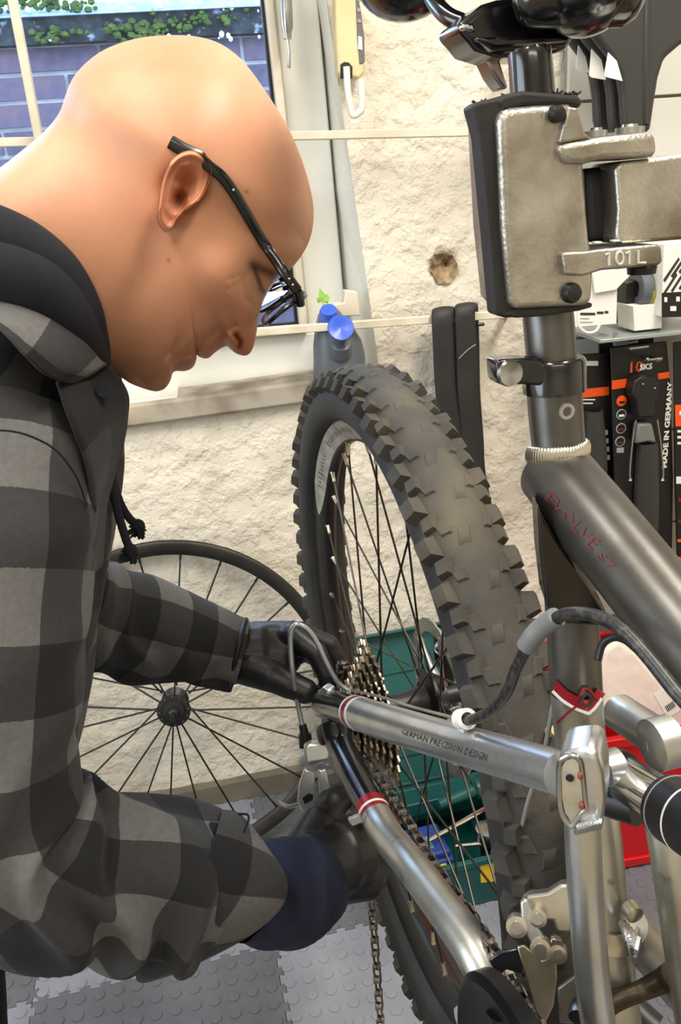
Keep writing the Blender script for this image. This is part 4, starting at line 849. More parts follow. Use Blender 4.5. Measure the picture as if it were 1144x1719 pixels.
ONE = [(0.1, 0.78), (0.5, 1.0), (0.5, 0.0)]
glyph(ONE, 1016, 14); glyph([(0.5+0.5*math.cos(t), 0.5+0.5*math.sin(t)) for t in np.linspace(0, 2*math.pi, 18, endpoint=False)], 1035, 12, True); glyph(ONE, 1050, 14); glyph([(0.0, 1.0), (0.0, 0.0), (0.9, 0.0)], 1072, 14)
# rubber pads: flared lips above, below and on the left
pad = cpart('jaw_pad', [(792, 178), (806, 170), (838, 164), (850, 176), (845, 196), (856, 420), (868, 516), (886, 522), (884, 532), (850, 534), (833, 528), (822, 400), (806, 230)], 0.004, 0.010, M_PAD, 0.003)
cpart('jaw_pad', [(826, 172), (850, 158), (880, 152), (930, 156), (972, 160), (980, 168), (976, 182), (950, 176), (880, 178), (838, 190)], 0.004, 0.03, M_PAD, 0.004)
cpart('jaw_pad', [(846, 528), (868, 518), (940, 514), (996, 508), (996, 516), (975, 522), (905, 532), (866, 534)], 0.003, 0.012, M_PAD, 0.003)
q = MB(); rk = random.Random(5)
for k in range(70):
    x = rk.choice([rk.uniform(796, 850), rk.uniform(930, 972), rk.uniform(840, 870)]); y = {0: 171, 1: 157, 2: 160}[0 if x < 850 else (1 if x > 900 else 2)]
    p = onplane(x, y+2, pC+nC*rk.uniform(0.006, 0.03), nC); t = np.array([rk.uniform(-1, 1), rk.uniform(-1, 1), rk.uniform(0.1, 0.8)]); q.tube([p, p+nrm(t)*rk.uniform(0.001, 0.0028)], [0.0006, 0.0003], 4)
obj('frayed_edge', q, M_PAD, stand)
# stand upright so that the clamp is carried: arm runs to a post beyond the right edge
pe = onplane(1320, 315, pC, nC)+nC*0.016; q = MB(); q.tube([pe, pe+BN*0.10], 0.017, 20); obj('arm_tube', q, M_BLKS, stand)
px_ = pe+BN*0.12; q = MB(); q.tube([[px_[0], px_[1], 0.03], [px_[0], px_[1], 1.5]], 0.022, 20); q.lathe([px_[0], px_[1], 0], ZUP, [(0.22, 0.0), (0.22, 0.012), (0.03, 0.03)], 36); obj('post', q, M_BLKS, stand)
# ------------------------------------------------------------------ rails across the wall
M_RAIL = mat('cream_painted_rail', (226, 218, 196), 0.5, c2=(206, 196, 172), cs=20, c3=(120, 104, 84), c3s=40, c3t=(0.72, 0.76))
wr = thing('wall_rail', 'cream painted square bars fixed across the window and wall', 'rail', onw(600, 545, 0.03))
def bar(pa, pb, w, name='bar'):
    pa, pb = np.asarray(pa), np.asarray(pb); d = nrm(pb-pa); y = nrm(WN-d*(WN@d)); q = MB(); q.box((pa+pb)/2, [d, y, np.cross(d, y)], (np.linalg.norm(pb-pa)/2, w/2, w/2)); return obj(name, q, M_RAIL, wr, bevel=0.0015)
bar(onw(-300, 246, 0.06), onw(905, 219, 0.06), 0.013); bar(onw(225, 572, 0.06), onw(850, 527, 0.06), 0.0135)
bar(onw(-20, -220, 0.073), onw(66, 236, 0.073), 0.013); 
for x, y in ((905, 219), (850, 527), (225, 572)):
    bar(onw(x, y, -0.004 if x > 500 else 0.06), onw(x, y, 0.066), 0.012, 'bracket')
bar(onw(-300, 246, 0.06), onw(-300, 246, -0.02), 0.012, 'bracket')
# ------------------------------------------------------------------ gadgets by the window
M_CRM = mat('cream_plastic', (222, 204, 158), 0.35, c2=(206, 186, 138), cs=12); M_LBL = mat('grey_label', (104, 100, 98), 0.5)
g = thing('hanging_scale', 'cream plastic hanging gadget with grey label and wire loop beside the window', 'gadget', onw(590, 195, 0.01))
q = pslab([(562, -30), (598, -30), (608, 20), (613, 122), (604, 132), (575, 130), (568, 122), (564, 40)], 0.045, 0.035); obj('body', q, M_CRM, g, bevel=0.008, bseg=3)
q = pslab([(597, -20), (605, 10), (612, 60), (613, 104), (604, 108), (600, 60)], 0.0465, 0.004); obj('label', q, M_LBL, g, bevel=0.001)
q = pslab([(602, 60), (608, 62), (609, 84), (602, 82)], 0.0475, 0.002); obj('label_patch', q, M_WHT, g)
for k in range(3):
    q = pslab([(600, -4+k*18), (606, -4+k*18), (607, 2+k*18), (601, 2+k*18)], 0.0475, 0.002); obj('label_patch', q, M_GREYP, g)
q = pslab([(572, 108), (578, 104), (586, 105), (592, 112), (592, 132), (572, 132)], 0.0465, 0.003); obj('mouth', q, M_BLKS, g)
q = MB(); q.tube([onw(x, y, 0.049) for x, y in spline([(582, 112), (584, 150), (590, 186), (594, 194), (604, 188), (608, 178), (607, 132)], 5)], 0.0055, 10); obj('loop', q, M_WHITE, g)
q = pslab([(560, 512), (578, 508), (580, 488), (600, 490), (606, 530), (562, 532)], 0.03, 0.03); tag(obj('corner_bracket', q, M_BEIGE, bevel=0.002, loc=onw(583, 530, 0.01)), 'small beige plastic block at the lower corner of the window', 'bracket')
# green sprig
M_GRN = mat('bright_green_leaf', (142, 196, 74), 0.5, c2=(182, 220, 120), cs=60); q = MB(); rk = random.Random(2); c0 = onw(543, 506, 0.0)
for k in range(9):
    t = nrm([rk.uniform(-1, 1), rk.uniform(-0.5, 0.5), rk.uniform(0.1, 1)]); s_ = nrm(np.cross(t, WN)); L = rk.uniform(0.012, 0.024)
    q.add([c0, c0+t*L*0.5+s_*0.006, c0+t*L, c0+t*L*0.5-s_*0.006], [(0, 1, 2, 3)])
q.tube([c0, c0-ZUP*0.09], 0.002, 6); ob = obj('green_sprig', q, M_GRN, smooth=False, fix=False, loc=c0-ZUP*0.09); tag(ob, 'small bright green sprig behind the grey bottle', 'plant')
# grey pump bottle with blue caps
M_BOT = mat('dark_grey_plastic', (92, 98, 106), 0.38); M_BLU = mat('blue_plastic', (58, 96, 206), 0.3)
bz = ZS+0.012; OFb = 0.035
cb0 = onw(568, 600, OFb); cb = wp(wsz(cb0)[0], bz, OFb)
bt_ = thing('pump_bottle', 'dark grey plastic bottle with two blue caps on the window ledge', 'bottle', cb)
pxb = lambda w: w*proj(cb0)[2]/FPX
R = []
for y, xl, xr in ((640, 528, 612), (628, 525, 615), (600, 526, 614), (575, 526, 608), (555, 528, 596), (540, 531, 584), (528, 534, 574), (519, 540, 566), (516, 545, 560)):
    c = onw((xl+xr)/2, y, OFb); w = pxb((xr-xl)/2)
    R.append([c+WD*w*math.cos(t)+WN*(w*0.72*math.sin(t)) for t in np.linspace(0, 2*math.pi, 28, endpoint=False)])
zb = R[0][0][2]
q = MB(); q.rings([[p+ZUP*(bz-p[2]) for p in R[0]]]+R); obj('body', q, M_BOT, bt_)
ct = onw(552, 524, OFb+0.02); q = MB(); q.lathe(ct, nrm(ZUP*0.8+WN*0.6), [(pxb(15), -0.012), (pxb(15), 0.0), (pxb(13), 0.006), (pxb(4), 0.007)], 20); obj('small_cap', q, M_BLU, bt_)
cn = onw(572, 578, OFb+0.035); cnt = onw(572, 552, OFb+0.055); q = MB(); dn = nrm(cnt-cn); q.lathe(cn, dn, [(pxb(19), -0.02), (pxb(17), 0.002), (pxb(8), 0.006), (pxb(8), np.linalg.norm(cnt-cn))], 22); obj('neck', q, M_BOT, bt_)
dc = nrm(dn*0.6+WN*0.8); q = MB(); q.lathe(cnt, dc, [(pxb(9), -0.004), (pxb(20), 0.0), (pxb(21.5), 0.005), (pxb(20), 0.009), (pxb(9), 0.0072), (pxb(3), 0.005)], 32); obj('round_cap', q, M_BLU, bt_)
# ------------------------------------------------------------------ two inner tubes hung over the lower rail
for k, (lab, x0, x1, top, drop) in enumerate((('black inner tube hanging on the rail, left of the pair', 723, 763, 522, [(726, 560), (733, 620), (742, 700), (752, 770), (770, 850)]), ('black inner tube hanging on the rail beside the clamp, right of the pair', 762, 800, 515, [(790, 560), (793, 620), (796, 700), (795, 770), (784, 850)]))):
    xm = (x0+x1)/2; w = (x1-x0)/2
    cen = [(xm, top+10), (xm+2, 580), (xm+6 if k == 0 else xm+4, 660), (xm+18 if k == 0 else xm+10, 740), (xm+26 if k == 0 else xm+14, 800), (xm+34, 900)]
    fr = [onw(x, y, 0.078) for x, y in cen]; bk_ = [onw(x+6, y, 0.040) for x, y in cen][::-1]
    mid = (fr[-1]+bk_[0])/2-ZUP*0.05; tp = (fr[0]+bk_[-1])/2+ZUP*0.012
    P = spline(fr+[mid]+bk_+[tp], 6, True); q = MB(); rr = w*proj(fr[0])[2]/FPX
    q.tube(P, rr*0.93, 16, flat=0.34, closed=True, cap=False, up=WD)
    t = thing('inner_tube', lab, 'inner tube', mid, 'inner tubes on the wall rail'); obj('tube_body', q, M_TUBE, t, smooth='all')
    if k == 1:
        q = MB(); p = onw(802, 545, 0.07); q.tube([p, p+WD*0.012], 0.0032, 8); obj('valve', q, M_BLKS, t)
        q = MB(); q.tube(spline([onw(771, 602, 0.092), onw(785, 588, 0.0935), onw(799, 578, 0.092)], 4), 0.0008, 5); obj('seam', q, M_GREYP, t)
# ------------------------------------------------------------------ spare wheel leaning on the wall
RS = 0.318; hc = None
for d in np.arange(1.2, 2.0, 0.005):
    c = at(293, 1183, d); s_, z_ = wsz(c); off = (c-PW)@WN
    if z_ <= RS*0.985: hc = c; break
offc = (hc-PW)@WN; lean = math.asin(min(0.6, max(0.02, (offc-0.02)/RS))) if offc < RS*0.6 else 0.35
print('spare', offc, lean)
lean = math.asin(max(0.03, min(0.5, (offc-0.022)/RS)))
wa = nrm(WN*math.cos(lean)+ZUP*math.sin(lean)); wu = nrm(ZUP-wa*(ZUP@wa)); wx = np.cross(wu, wa)
hc = hc+ZUP*(RS*wu[2]-hc[2])
sw = thing('spare_wheel', 'black spoked bicycle wheel without tyre leaning against the wall behind the arm', 'wheel', hc-wu*RS)
q = MB(); q.rings([[hc+(wx*math.cos(t)+wu*math.sin(t))*r+wa*h for r, h in ((RS, -0.009), (RS-0.004, -0.011), (RS-0.018, -0.010), (RS-0.026, -0.004), (RS-0.026, 0.004), (RS-0.018, 0.010), (RS-0.004, 0.011), (RS, 0.009), (RS-0.006, 0.0))] for t in np.linspace(0, 2*math.pi, 96, endpoint=False)], False, True)
obj('rim', q, mat('black_anodised_rim', (40, 39, 37), 0.4, 0.5, c2=(56, 53, 48), cs=18), sw)
q = MB(); q.lathe(hc, wa, [(0.006, -0.055), (0.006, -0.038), (0.02, -0.036), (0.026, -0.030), (0.012, -0.02), (0.012, 0.015), (0.0305, 0.024), (0.0315, 0.029), (0.022, 0.031), (0.020, 0.036), (0.012, 0.038), (0.009, 0.048), (0.005, 0.05), (0.005, 0.075)], 32); obj('hub', q, M_BLKS, sw)
q = MB()
for k in range(12):
    t = 2*math.pi*k/12; e = wx*math.cos(t)+wu*math.sin(t); q.ball(hc+e*0.027+wa*0.0298, 0.0018, 6, 4)
obj('hub_rivets', q, M_STEEL, sw)
me = None
for k in range(24):
    t = 2*math.pi*(k+0.35)/24; sg = 1 if k % 2 else -1; e = wx*math.cos(t)+wu*math.sin(t); tf = t+(0.35 if k % 4 < 2 else -0.35)*(0 if sg > 0 else 1); ef = wx*math.cos(tf)+wu*math.sin(tf)
    a = hc+ef*0.028+wa*(0.026 if sg > 0 else -0.032); b = hc+e*(RS-0.024); z = nrm(b-a); L = np.linalg.norm(b-a); x = nrm(np.cross(z, wa)); y = np.cross(z, x)
    if me is None:
        m = MB(); m.tube([(0, 0, 0), (0, 0, 0.97)], 0.0018, 6); m.tube([(0, 0, 0.955), (0, 0, 1.0)], 0.0026, 6); me = mesh_of('spoke', m, mat('black_spoke', (34, 33, 31), 0.4, 0.6))
    inst('spoke', me, basis(a, x, y, z, (1, 1, L)), sw)
# ------------------------------------------------------------------ teal toolbox with open lid
M_TEAL = mat('teal_plastic', (10, 84, 82), 0.4, c2=(12, 70, 70), cs=8, bump=0.05, bs=60); M_YEL = mat('yellow_sticker', (226, 190, 40), 0.5)
fbl = onz(700, 1545); fbr = onz(872, 1502); dX = nrm(fbr-fbl); dY = np.array([-dX[1], dX[0], 0]); LB = 0.25; o0 = fbr-dX*LB+dX*0.01; DB = 0.21; HB = 0.105; tk = 0.004
tbx = thing('toolbox', 'teal plastic toolbox with its lid open on the floor behind the wheel', 'toolbox', o0)
def tbox(q, x0, x1, y0, y1, z0, z1): q.box(o0+dX*(x0+x1)/2+dY*(y0+y1)/2+ZUP*(z0+z1)/2, [dX, dY, ZUP], ((x1-x0)/2, (y1-y0)/2, (z1-z0)/2)); return q
for nm, a in (('front_panel', (0, LB, 0, tk, 0.008, HB)), ('rear_panel', (0, LB, DB-tk, DB, 0.008, HB)), ('side_panel', (0, tk, tk, DB-tk, 0.008, HB)), ('side_panel', (LB-tk, LB, tk, DB-tk, 0.008, HB)), ('bottom', (0, LB, 0, DB, 0.002, 0.008))):
    obj(nm, tbox(MB(), *a), M_TEAL, tbx, bevel=0.0015)
for a in ((-0.004, LB+0.004, -0.006, 0.002, HB-0.012, HB), (-0.004, LB+0.004, DB-0.002, DB+0.006, HB-0.012, HB)): obj('rim', tbox(MB(), *a), M_TEAL, tbx, bevel=0.001)
# lid standing up behind, hollow side to the viewer
lx0, lx1 = -0.012, 0.235; hg = o0+dY*(DB+0.008)+ZUP*(HB+0.002); lv = nrm(dY*0.135+ZUP*0.27); ln = np.cross(dX, lv); ln = ln if ln@dY > 0 else -ln; LL = 0.30
def lbox(x0, x1, y0, y1, z0, z1): q = MB(); q.box(hg+dX*(x0+x1)/2+ln*(y0+y1)/2+lv*(z0+z1)/2, [dX, ln, lv], ((x1-x0)/2, (y1-y0)/2, (z1-z0)/2)); return q
lid = obj('lid', lbox(lx0, lx1, 0.030, 0.034, 0, LL), M_TEAL, tbx, bevel=0.001)
for a in ((lx0, lx1, 0, 0.034, LL-0.005, LL), (lx0, lx0+0.004, 0, 0.034, 0, LL), (lx1-0.004, lx1, 0, 0.034, 0, LL), (lx0, lx1, 0, 0.034, 0, 0.005)): obj('lid_wall', lbox(*a), M_TEAL, lid, bevel=0.001)
for k in range(4): obj('lid_rib', lbox(lx0+0.01, lx1-0.01, 0.024, 0.031, 0.05+0.055*k, 0.056+0.055*k), M_TEAL, lid)
obj('tray', tbox(tbox(MB(), 0.02, LB-0.01, DB*0.62, DB-0.01, HB-0.01, HB+0.006), 0.02, LB-0.01, DB*0.62, DB*0.64, HB-0.01, HB+0.03), M_TEAL, tbx, bevel=0.002)
stk = pxslab([(806, 1450), (846, 1442), (846, 1478), (808, 1482)], o0-dY*0.0015, dY, 0.001); obj('sticker', stk, M_YEL, tbx)
stk = pxslab([(830, 1466), (844, 1462), (844, 1470), (832, 1473)], o0-dY*0.0022, dY, 0.0005); obj('sticker_print', stk, M_DKP, tbx)
# blue case lying in the toolbox
M_BCASE = mat('blue_case_plastic', (40, 66, 142), 0.4); bc0 = o0+dX*0.02+dY*0.03+ZUP*(HB*0.55)
bcs = thing('tool_case', 'small blue tool case with yellow latch lying in the teal toolbox', 'case', bc0)
def cbox(q, x0, x1, y0, y1, z0, z1): q.box(bc0+dX*(x0+x1)/2+dY*(y0+y1)/2+ZUP*(z0+z1)/2, [dX, dY, ZUP], ((x1-x0)/2, (y1-y0)/2, (z1-z0)/2)); return q
obj('shell', cbox(MB(), 0, 0.11, 0, 0.085, -0.04, 0.03), M_BCASE, bcs, bevel=0.004); obj('lid', cbox(MB(), 0.004, 0.106, 0.006, 0.08, 0.03, 0.044), M_BCASE, bcs, bevel=0.004)
obj('latch', cbox(MB(), 0.035, 0.095, -0.006, 0.002, 0.012, 0.024), M_YEL, bcs, bevel=0.002); obj('label', cbox(MB(), 0.02, 0.08, 0.02, 0.05, 0.0435, 0.0450), mat('faded_label', (120, 160, 170), 0.6, c2=(70, 110, 150), cs=60), bcs)
for k, (lab, pa, pb, r_, m) in enumerate((('chrome socket extension lying across the blue case', (0.09, 0.05, HB+0.016), (0.23, 0.10, HB+0.016), 0.006, M_CHROME), ('short ratchet with a bright steel handle in the toolbox', (0.14, 0.05, HB*0.9), (0.22, 0.03, HB*0.95), 0.005, M_STEEL), ('teal handled screwdriver at the right of the toolbox', (0.13, 0.11, HB+0.035), (0.22, 0.13, HB+0.035), 0.012, M_TEAL), ('black socket head standing in the toolbox', (0.20, 0.05, 0.03), (0.20, 0.05, HB), 0.014, M_BLKS))):
    A_, B_ = [o0+dX*p[0]+dY*p[1]+ZUP*p[2] for p in (pa, pb)]
    t = thing(('socket_extension', 'ratchet', 'screwdriver', 'socket')[k], lab, ('extension', 'ratchet', 'screwdriver', 'socket')[k], A_)
    q = MB(); q.tube([A_, A_+(B_-A_)*0.3, A_+(B_-A_)*0.7, B_], [r_*0.8, r_*0.8, r_, r_], 14); obj('shaft', q, m, t)
    q = MB(); q.lathe(B_, nrm(B_-A_), [(r_*1.5, -r_), (r_*1.7, 0), (r_*1.5, r_), (r_*0.6, r_*1.2)], 16); obj('head', q, M_STEEL if k != 2 else M_TEAL, t)
# ------------------------------------------------------------------ red crate with a clear bag
M_REDP = mat('red_plastic', (204, 22, 26), 0.35, c2=(184, 16, 22), cs=6); c0 = onz(1030, 1459); c1 = onz(1104, 1446); eX = nrm(c1-c0); eY = np.array([-eX[1], eX[0], 0])
HC, DC, LC = 0.295, 0.30, 0.44; s0 = c0-eX*0.15
crt = thing('storage_crate', 'bright red plastic crate on the floor behind the bike frame', 'crate', s0+eX*LC/2)
def rbox(x0, x1, y0, y1, z0, z1): q = MB(); q.box(s0+eX*(x0+x1)/2+eY*(y0+y1)/2+ZUP*(z0+z1)/2, [eX, eY, ZUP], ((x1-x0)/2, (y1-y0)/2, (z1-z0)/2)); return q
for nm, a in (('front_panel', (0, LC, 0, 0.004, 0.004, HC)), ('rear_panel', (0, LC, DC-0.004, DC, 0.004, HC+0.02)), ('side_panel', (0, 0.004, 0, DC, 0.004, HC+0.01)), ('side_panel', (LC-0.004, LC, 0, DC, 0.004, HC+0.01)), ('bottom', (0, LC, 0, DC, 0.002, 0.006)), ('rim', (-0.006, LC+0.006, -0.010, 0.004, HC-0.018, HC)), ('foot_ledge', (-0.003, LC+0.003, -0.006, 0.004, 0.004, 0.022)), ('rib', (0.0, LC, -0.004, 0.002, HC*0.62, HC*0.65)), ('rim', (-0.006, LC+0.006, DC-0.004, DC+0.008, HC+0.004, HC+0.02))):
    obj(nm, rbox(*a), M_REDP, crt, bevel=0.0015)
for x in (1131, 1131):
    pass
for y in (1253, 1262):
    c = onplane(1130, y, s0-eY*0.011, eY); q = MB(); q.lathe(c, eY, [(0.0035, -0.001), (0.004, 0.002)], 14); obj('white_dot', q, M_WHT, crt)
M_BAG = mat('milky_plastic_bag', (238, 222, 212), 0.3, trans=0.12, c2=(246, 236, 228), cs=14, bump=0.7, bs=22, bd=0.006)
pG = onz(1060, 1300); pG = s0+eY*0.10+eX*0.2+ZUP*0.2; nb = eY*0.97-ZUP*0.25
bg_poly = [(1008, 1120), (1012, 1090), (1040, 1072), (1070, 1092), (1110, 1140), (1175, 1205), (1180, 1260), (1090, 1262), (1010, 1200)]
nb = nrm(nb); n_g = 16; fr = []
bagq = pxslab(bg_poly, pG, nb, 0.035)
bag = thing('plastic_bag', 'milky clear plastic bag with a barcode label standing in the red crate', 'bag', s0+eX*0.2+eY*0.1+ZUP*0.01)
bo = obj('sack', bagq, M_BAG, bag, bevel=0.012, bseg=4)
lab = obj('label', pxslab([(1098, 1166), (1118, 1156), (1144, 1192), (1122, 1206)], pG-nb*0.0012, nb, 0.0005), M_WHT, bag)
for k in range(6):
    x = 1117+k*2.4; y = 1186-k*1.6; obj('barcode_bar', pxslab([(x, y), (x+1.3, y-0.8), (x+6.3, y+8.2), (x+5, y+9)], pG-nb*0.002, nb, 0.0004), M_DKP, lab, smooth=False)
# ------------------------------------------------------------------ display panel with shelf and goods
M_SLAT = mat('white_slat_panel', (214, 212, 204), 0.5, c2=(200, 198, 188), cs=4)
dp = thing('shop_display', 'off white slatted display panel on the wall at the right', 'display', wp(wsz(onw(930, 600, 0.02))[0], 0.05, 0.02))
sA = wsz(onw(948, 400, 0.02))[0]; zl = wsz(onw(1060, 163, 0.02))[1]; sB = sA+0.75; hh = wsz(onw(1110, 163, 0.02))[1]-wsz(onw(1110, 877, 0.02))[1]; hh /= 4
k = -8
while zl+k*hh < 2.3:
    za, zb = zl+k*hh, zl+(k+1)*hh-0.005
    if za > 0.2:
        q = MB(); q.box(wp((sA+sB)/2, (za+zb)/2, 0.02), [WD, WN, ZUP], ((sB-sA)/2, 0.006, (zb-za)/2)); obj('slat', q, M_SLAT, dp, bevel=0.001)
    k += 1
q = MB(); q.box(wp((sA+sB)/2, 1.25, 0.009), [WD, WN, ZUP], ((sB-sA)/2, 0.005, 1.05)); obj('backing', q, mat('panel_backing', (150, 146, 138), 0.7), dp)
# shelf
zsf = wsz(onw(1040, 553, 0.10))[1]; shf = thing('glass_shelf', 'grey glass shelf with small boxes above the hanging packs', 'shelf', wp(sA, zsf-0.006, 0.03))
q = MB(); q.box(wp((sA+sB)/2, zsf-0.003, 0.10), [WD, WN, ZUP], ((sB-sA)/2, 0.075, 0.003)); obj('shelf_board', q, mat('grey_green_glass', (140, 146, 142), 0.12, trans=0.0), shf, bevel=0.001)
for s_ in (0.08, 0.4): q = MB(); q.box(wp(sA+s_, zsf-0.018, 0.06), [WD, WN, ZUP], (0.012, 0.035, 0.012)); obj('bracket', q, M_GREYP, shf)
def carton(name, label, cat, poly, off, th, m, group=None):
    t = thing(name, label, cat, onw(*[sum(p[i] for p in poly)/len(poly) for i in (0, 1)], off)); q = pslab(poly, off, th); obj('body', q, m, t, bevel=0.001); return t
M_PAPER = mat('white_card', (232, 228, 220), 0.6); M_PAPB = mat('black_card', (18, 17, 16), 0.45); M_ORA = mat('orange_print', (240, 84, 20), 0.5)
t = carton('product_box', 'white product box with a loop handle at the left end of the shelf', 'box', [(962, 462), (1034, 452), (1037, 486), (1036, 544), (964, 550)], 0.165, 0.05, M_PAPER)
q = pslab([(996, 460), (1072, 448), (1035, 486), (1000, 492)], 0.172, 0.004); obj('flap', q, M_PAPER, t)
q = MB(); q.tube([onw(x, y, 0.178) for x, y in spline([(971, 520), (972, 545), (985, 558), (1000, 556), (1008, 545)], 5)], 0.0022, 8); obj('loop_handle', q, M_WHT, t)
lettering('print', 'TOP SUPER TUBE', onw(995, 526, 0.167), WD, ZUP, 0.010, M_DKP, t, width=0.052) if False else None
for k, (x0, x1, y) in enumerate(((975, 1000, 527), (1003, 1014, 525), (1016, 1022, 524), (975, 990, 535), (975, 996, 541))):
    obj('print', pslab([(x0, y-2), (x1, y-2), (x1, y+2), (x0, y+2)] if k < 3 else [(x0, y-1), (x1, y-1), (x1, y+0.5), (x0, y+0.5)], 0.1658, 0.0004), M_DKP if k < 3 else M_GREYP, t, smooth=False)
t = carton('product_box', 'white box with black diagonal stripes at the right end of the shelf', 'box', [(1116, 410), (1200, 402), (1200, 528), (1112, 532), (1113, 480)], 0.17, 0.09, M_PAPER)
for k in range(7):
    x = 1114+k*13; obj('stripe', pslab([(x, 470-k*7), (x+26, 432-k*7), (x+28, 436-k*7), (x+3, 474-k*7)] if True else [], 0.1705, 0.0004), M_DKP, t, smooth=False)
    obj('stripe', pslab([(x, 492-k*4), (x+22, 458-k*4), (x+24, 462-k*4), (x+3, 495-k*4)], 0.1705, 0.0004), M_DKP, t, smooth=False)
obj('band', pslab([(1112, 492), (1200, 486), (1200, 530), (1112, 533)], 0.172, 0.001), M_PAPB, t, smooth=False)
for x, y, w in ((1116, 503, 5), (1126, 518, 10), (1136, 502, 6)): obj('print', pslab([(x, y-4), (x+w, y-4), (x+w, y+4), (x, y+4)], 0.1732, 0.0003), M_WHT, t, smooth=False)
carton('product_box', 'bright blue box behind the striped box on the shelf', 'box', [(1086, 452), (1111, 448), (1111, 545), (1086, 546)], 0.075, 0.03, mat('sky_blue_card', (30, 140, 220), 0.5))
carton('product_box', 'low white carton under the tape rolls on the shelf', 'box', [(1064, 514), (1112, 510), (1112, 551), (1066, 556)], 0.150, 0.06, M_PAPER)
carton('product_box', 'black box between the white box and the tape rolls', 'box', [(1052, 476), (1068, 470), (1068, 545), (1052, 546)], 0.12, 0.05, M_PAPB)
for k, (x, m, cl) in enumerate(((1078, M_BOT, 'dark blue grey'), (1093, mat('olive_yellow_tape', (160, 150, 40), 0.5), 'olive yellow'), (1109, M_LBL, 'dark grey'))):
    c = onw(x-1, 484, 0.12); q = MB(); q.ring(c-WD*0.011, WD, [(0.014, 0), (0.031, 0), (0.031, 0.020), (0.014, 0.020)], 30)
    tag(obj('tape_roll', q, m, loc=c), cl+' roll of tape standing in the row of three on the shelf', 'tape', 'tape rolls on the shelf')
# price tag holder below the shelf
tag(obj('price_holder', pslab([(1018, 556), (1046, 552), (1048, 570), (1020, 572)], 0.10, 0.004), M_LBL, loc=onw(1032, 570, 0.1)), 'small grey price holder under the shelf edge', 'price holder')
# hanging mudguard packs
def pack(label, poly, off, stripe_y, xs, full=True):
    t = thing('mudguard_pack', label, 'pack', onw(*poly[2], off), 'mudguard packs below the shelf'); obj('card', pslab(poly, off, 0.004), M_PAPB, t, bevel=0.001)
    x0, x1 = xs; 
    if stripe_y: obj('stripe', pslab([(x0, stripe_y), (x1, stripe_y-5), (x1, stripe_y+9), (x0, stripe_y+15)], off+0.0006, 0.0004), M_ORA, t, smooth=False)
    return t
M_MUD = mat('mudguard_plastic', (50, 49, 47), 0.45); M_MUDG = mat('grey_mudguard_tip', (110, 112, 108), 0.5)
def guard(t, cx, y0, y1, w, off, tilt=0):
    R = []
    for i in range(10):
        u = i/9; y = y0+(y1-y0)*u; ww = w*(0.75+0.35*math.sin(math.pi*min(1, u*1.1+0.1))); c = onw(cx+tilt*u, y, off); m_ = ww*proj(c)[2]/FPX
        R.append([c+WD*m_*math.cos(a)+WN*(0.020*math.sin(a)) for a in np.linspace(0, math.pi, 13)]+[c+WD*m_*0.9*math.cos(a)+WN*(0.017*math.sin(a)) for a in np.linspace(math.pi, 0, 13)])
    q = MB(); q.rings(R); obj('mudguard', q, M_MUD, t)
pA = pack('black mudguard card hanging at the back between the two front cards', [(1006, 578), (1098, 566), (1104, 640), (1104, 860), (1010, 870)], 0.085, None, (0, 0))
obj('print', pslab([(1040, 576), (1072, 571), (1072, 575), (1040, 580)], 0.0856, 0.0003), M_WHT, pA, smooth=False)
pB_ = pack('black mudguard pack with orange stripe beside the seat tube', [(960, 596), (1020, 592), (1024, 640), (1040, 900), (965, 905)], 0.10, 654, (972, 1023))
for x0, x1, y0, y1 in ((985, 1005, 606, 614), (980, 985, 628, 640), (978, 1000, 670, 672), (978, 996, 676, 678)): obj('print', pslab([(x0, y0), (x1, y0), (x1, y1), (x0, y1)], 0.1012, 0.0004), M_WHT, pB_, smooth=False)
guard(pB_, 996, 688, 900, 18, 0.104, 10)
for k in range(4): obj('print', pslab([(1015+k*1.2, 722+k*14), (1021+k*1.2, 722+k*14), (1021+k*1.2, 730+k*14), (1015+k*1.2, 730+k*14)], 0.1012, 0.0004), M_WHT, pB_, smooth=False)
pM = pack('black mudguard pack lettered MADE IN GERMANY with round icons and orange stripes', [(1026, 584), (1120, 573), (1126, 640), (1131, 800), (1128, 1010), (1040, 1010), (1032, 800)], 0.125, 639, (1028, 1066))
obj('stripe', pslab([(1105, 627), (1124, 624), (1125, 634), (1106, 637)], 0.1256, 0.0004), M_ORA, pM, smooth=False)
lettering('lettering', '10', onw(1067, 617, 0.1262), WD, nrm(ZUP+WD*0.12), 0.026, M_ORA, pM, bold=0.0004, width=0.024); lettering('lettering', 'SKS', onw(1085, 616, 0.1264), WD, nrm(ZUP+WD*0.1), 0.014, M_WHT, pM, bold=0.0006, width=0.024)
lettering('lettering', 'MADE IN GERMANY', onw(1121, 715, 0.1262), onw(1127, 645, 0.126)-onw(1117, 785, 0.126), -WD, 0.0135, M_WHT, pM, bold=0.0005, width=np.linalg.norm(onw(1127, 643, 0.126)-onw(1117, 788, 0.126)))
obj('print', pslab([(1058, 584), (1090, 580), (1090, 583), (1058, 587)], 0.1258, 0.0003), M_WHT, pM, smooth=False)
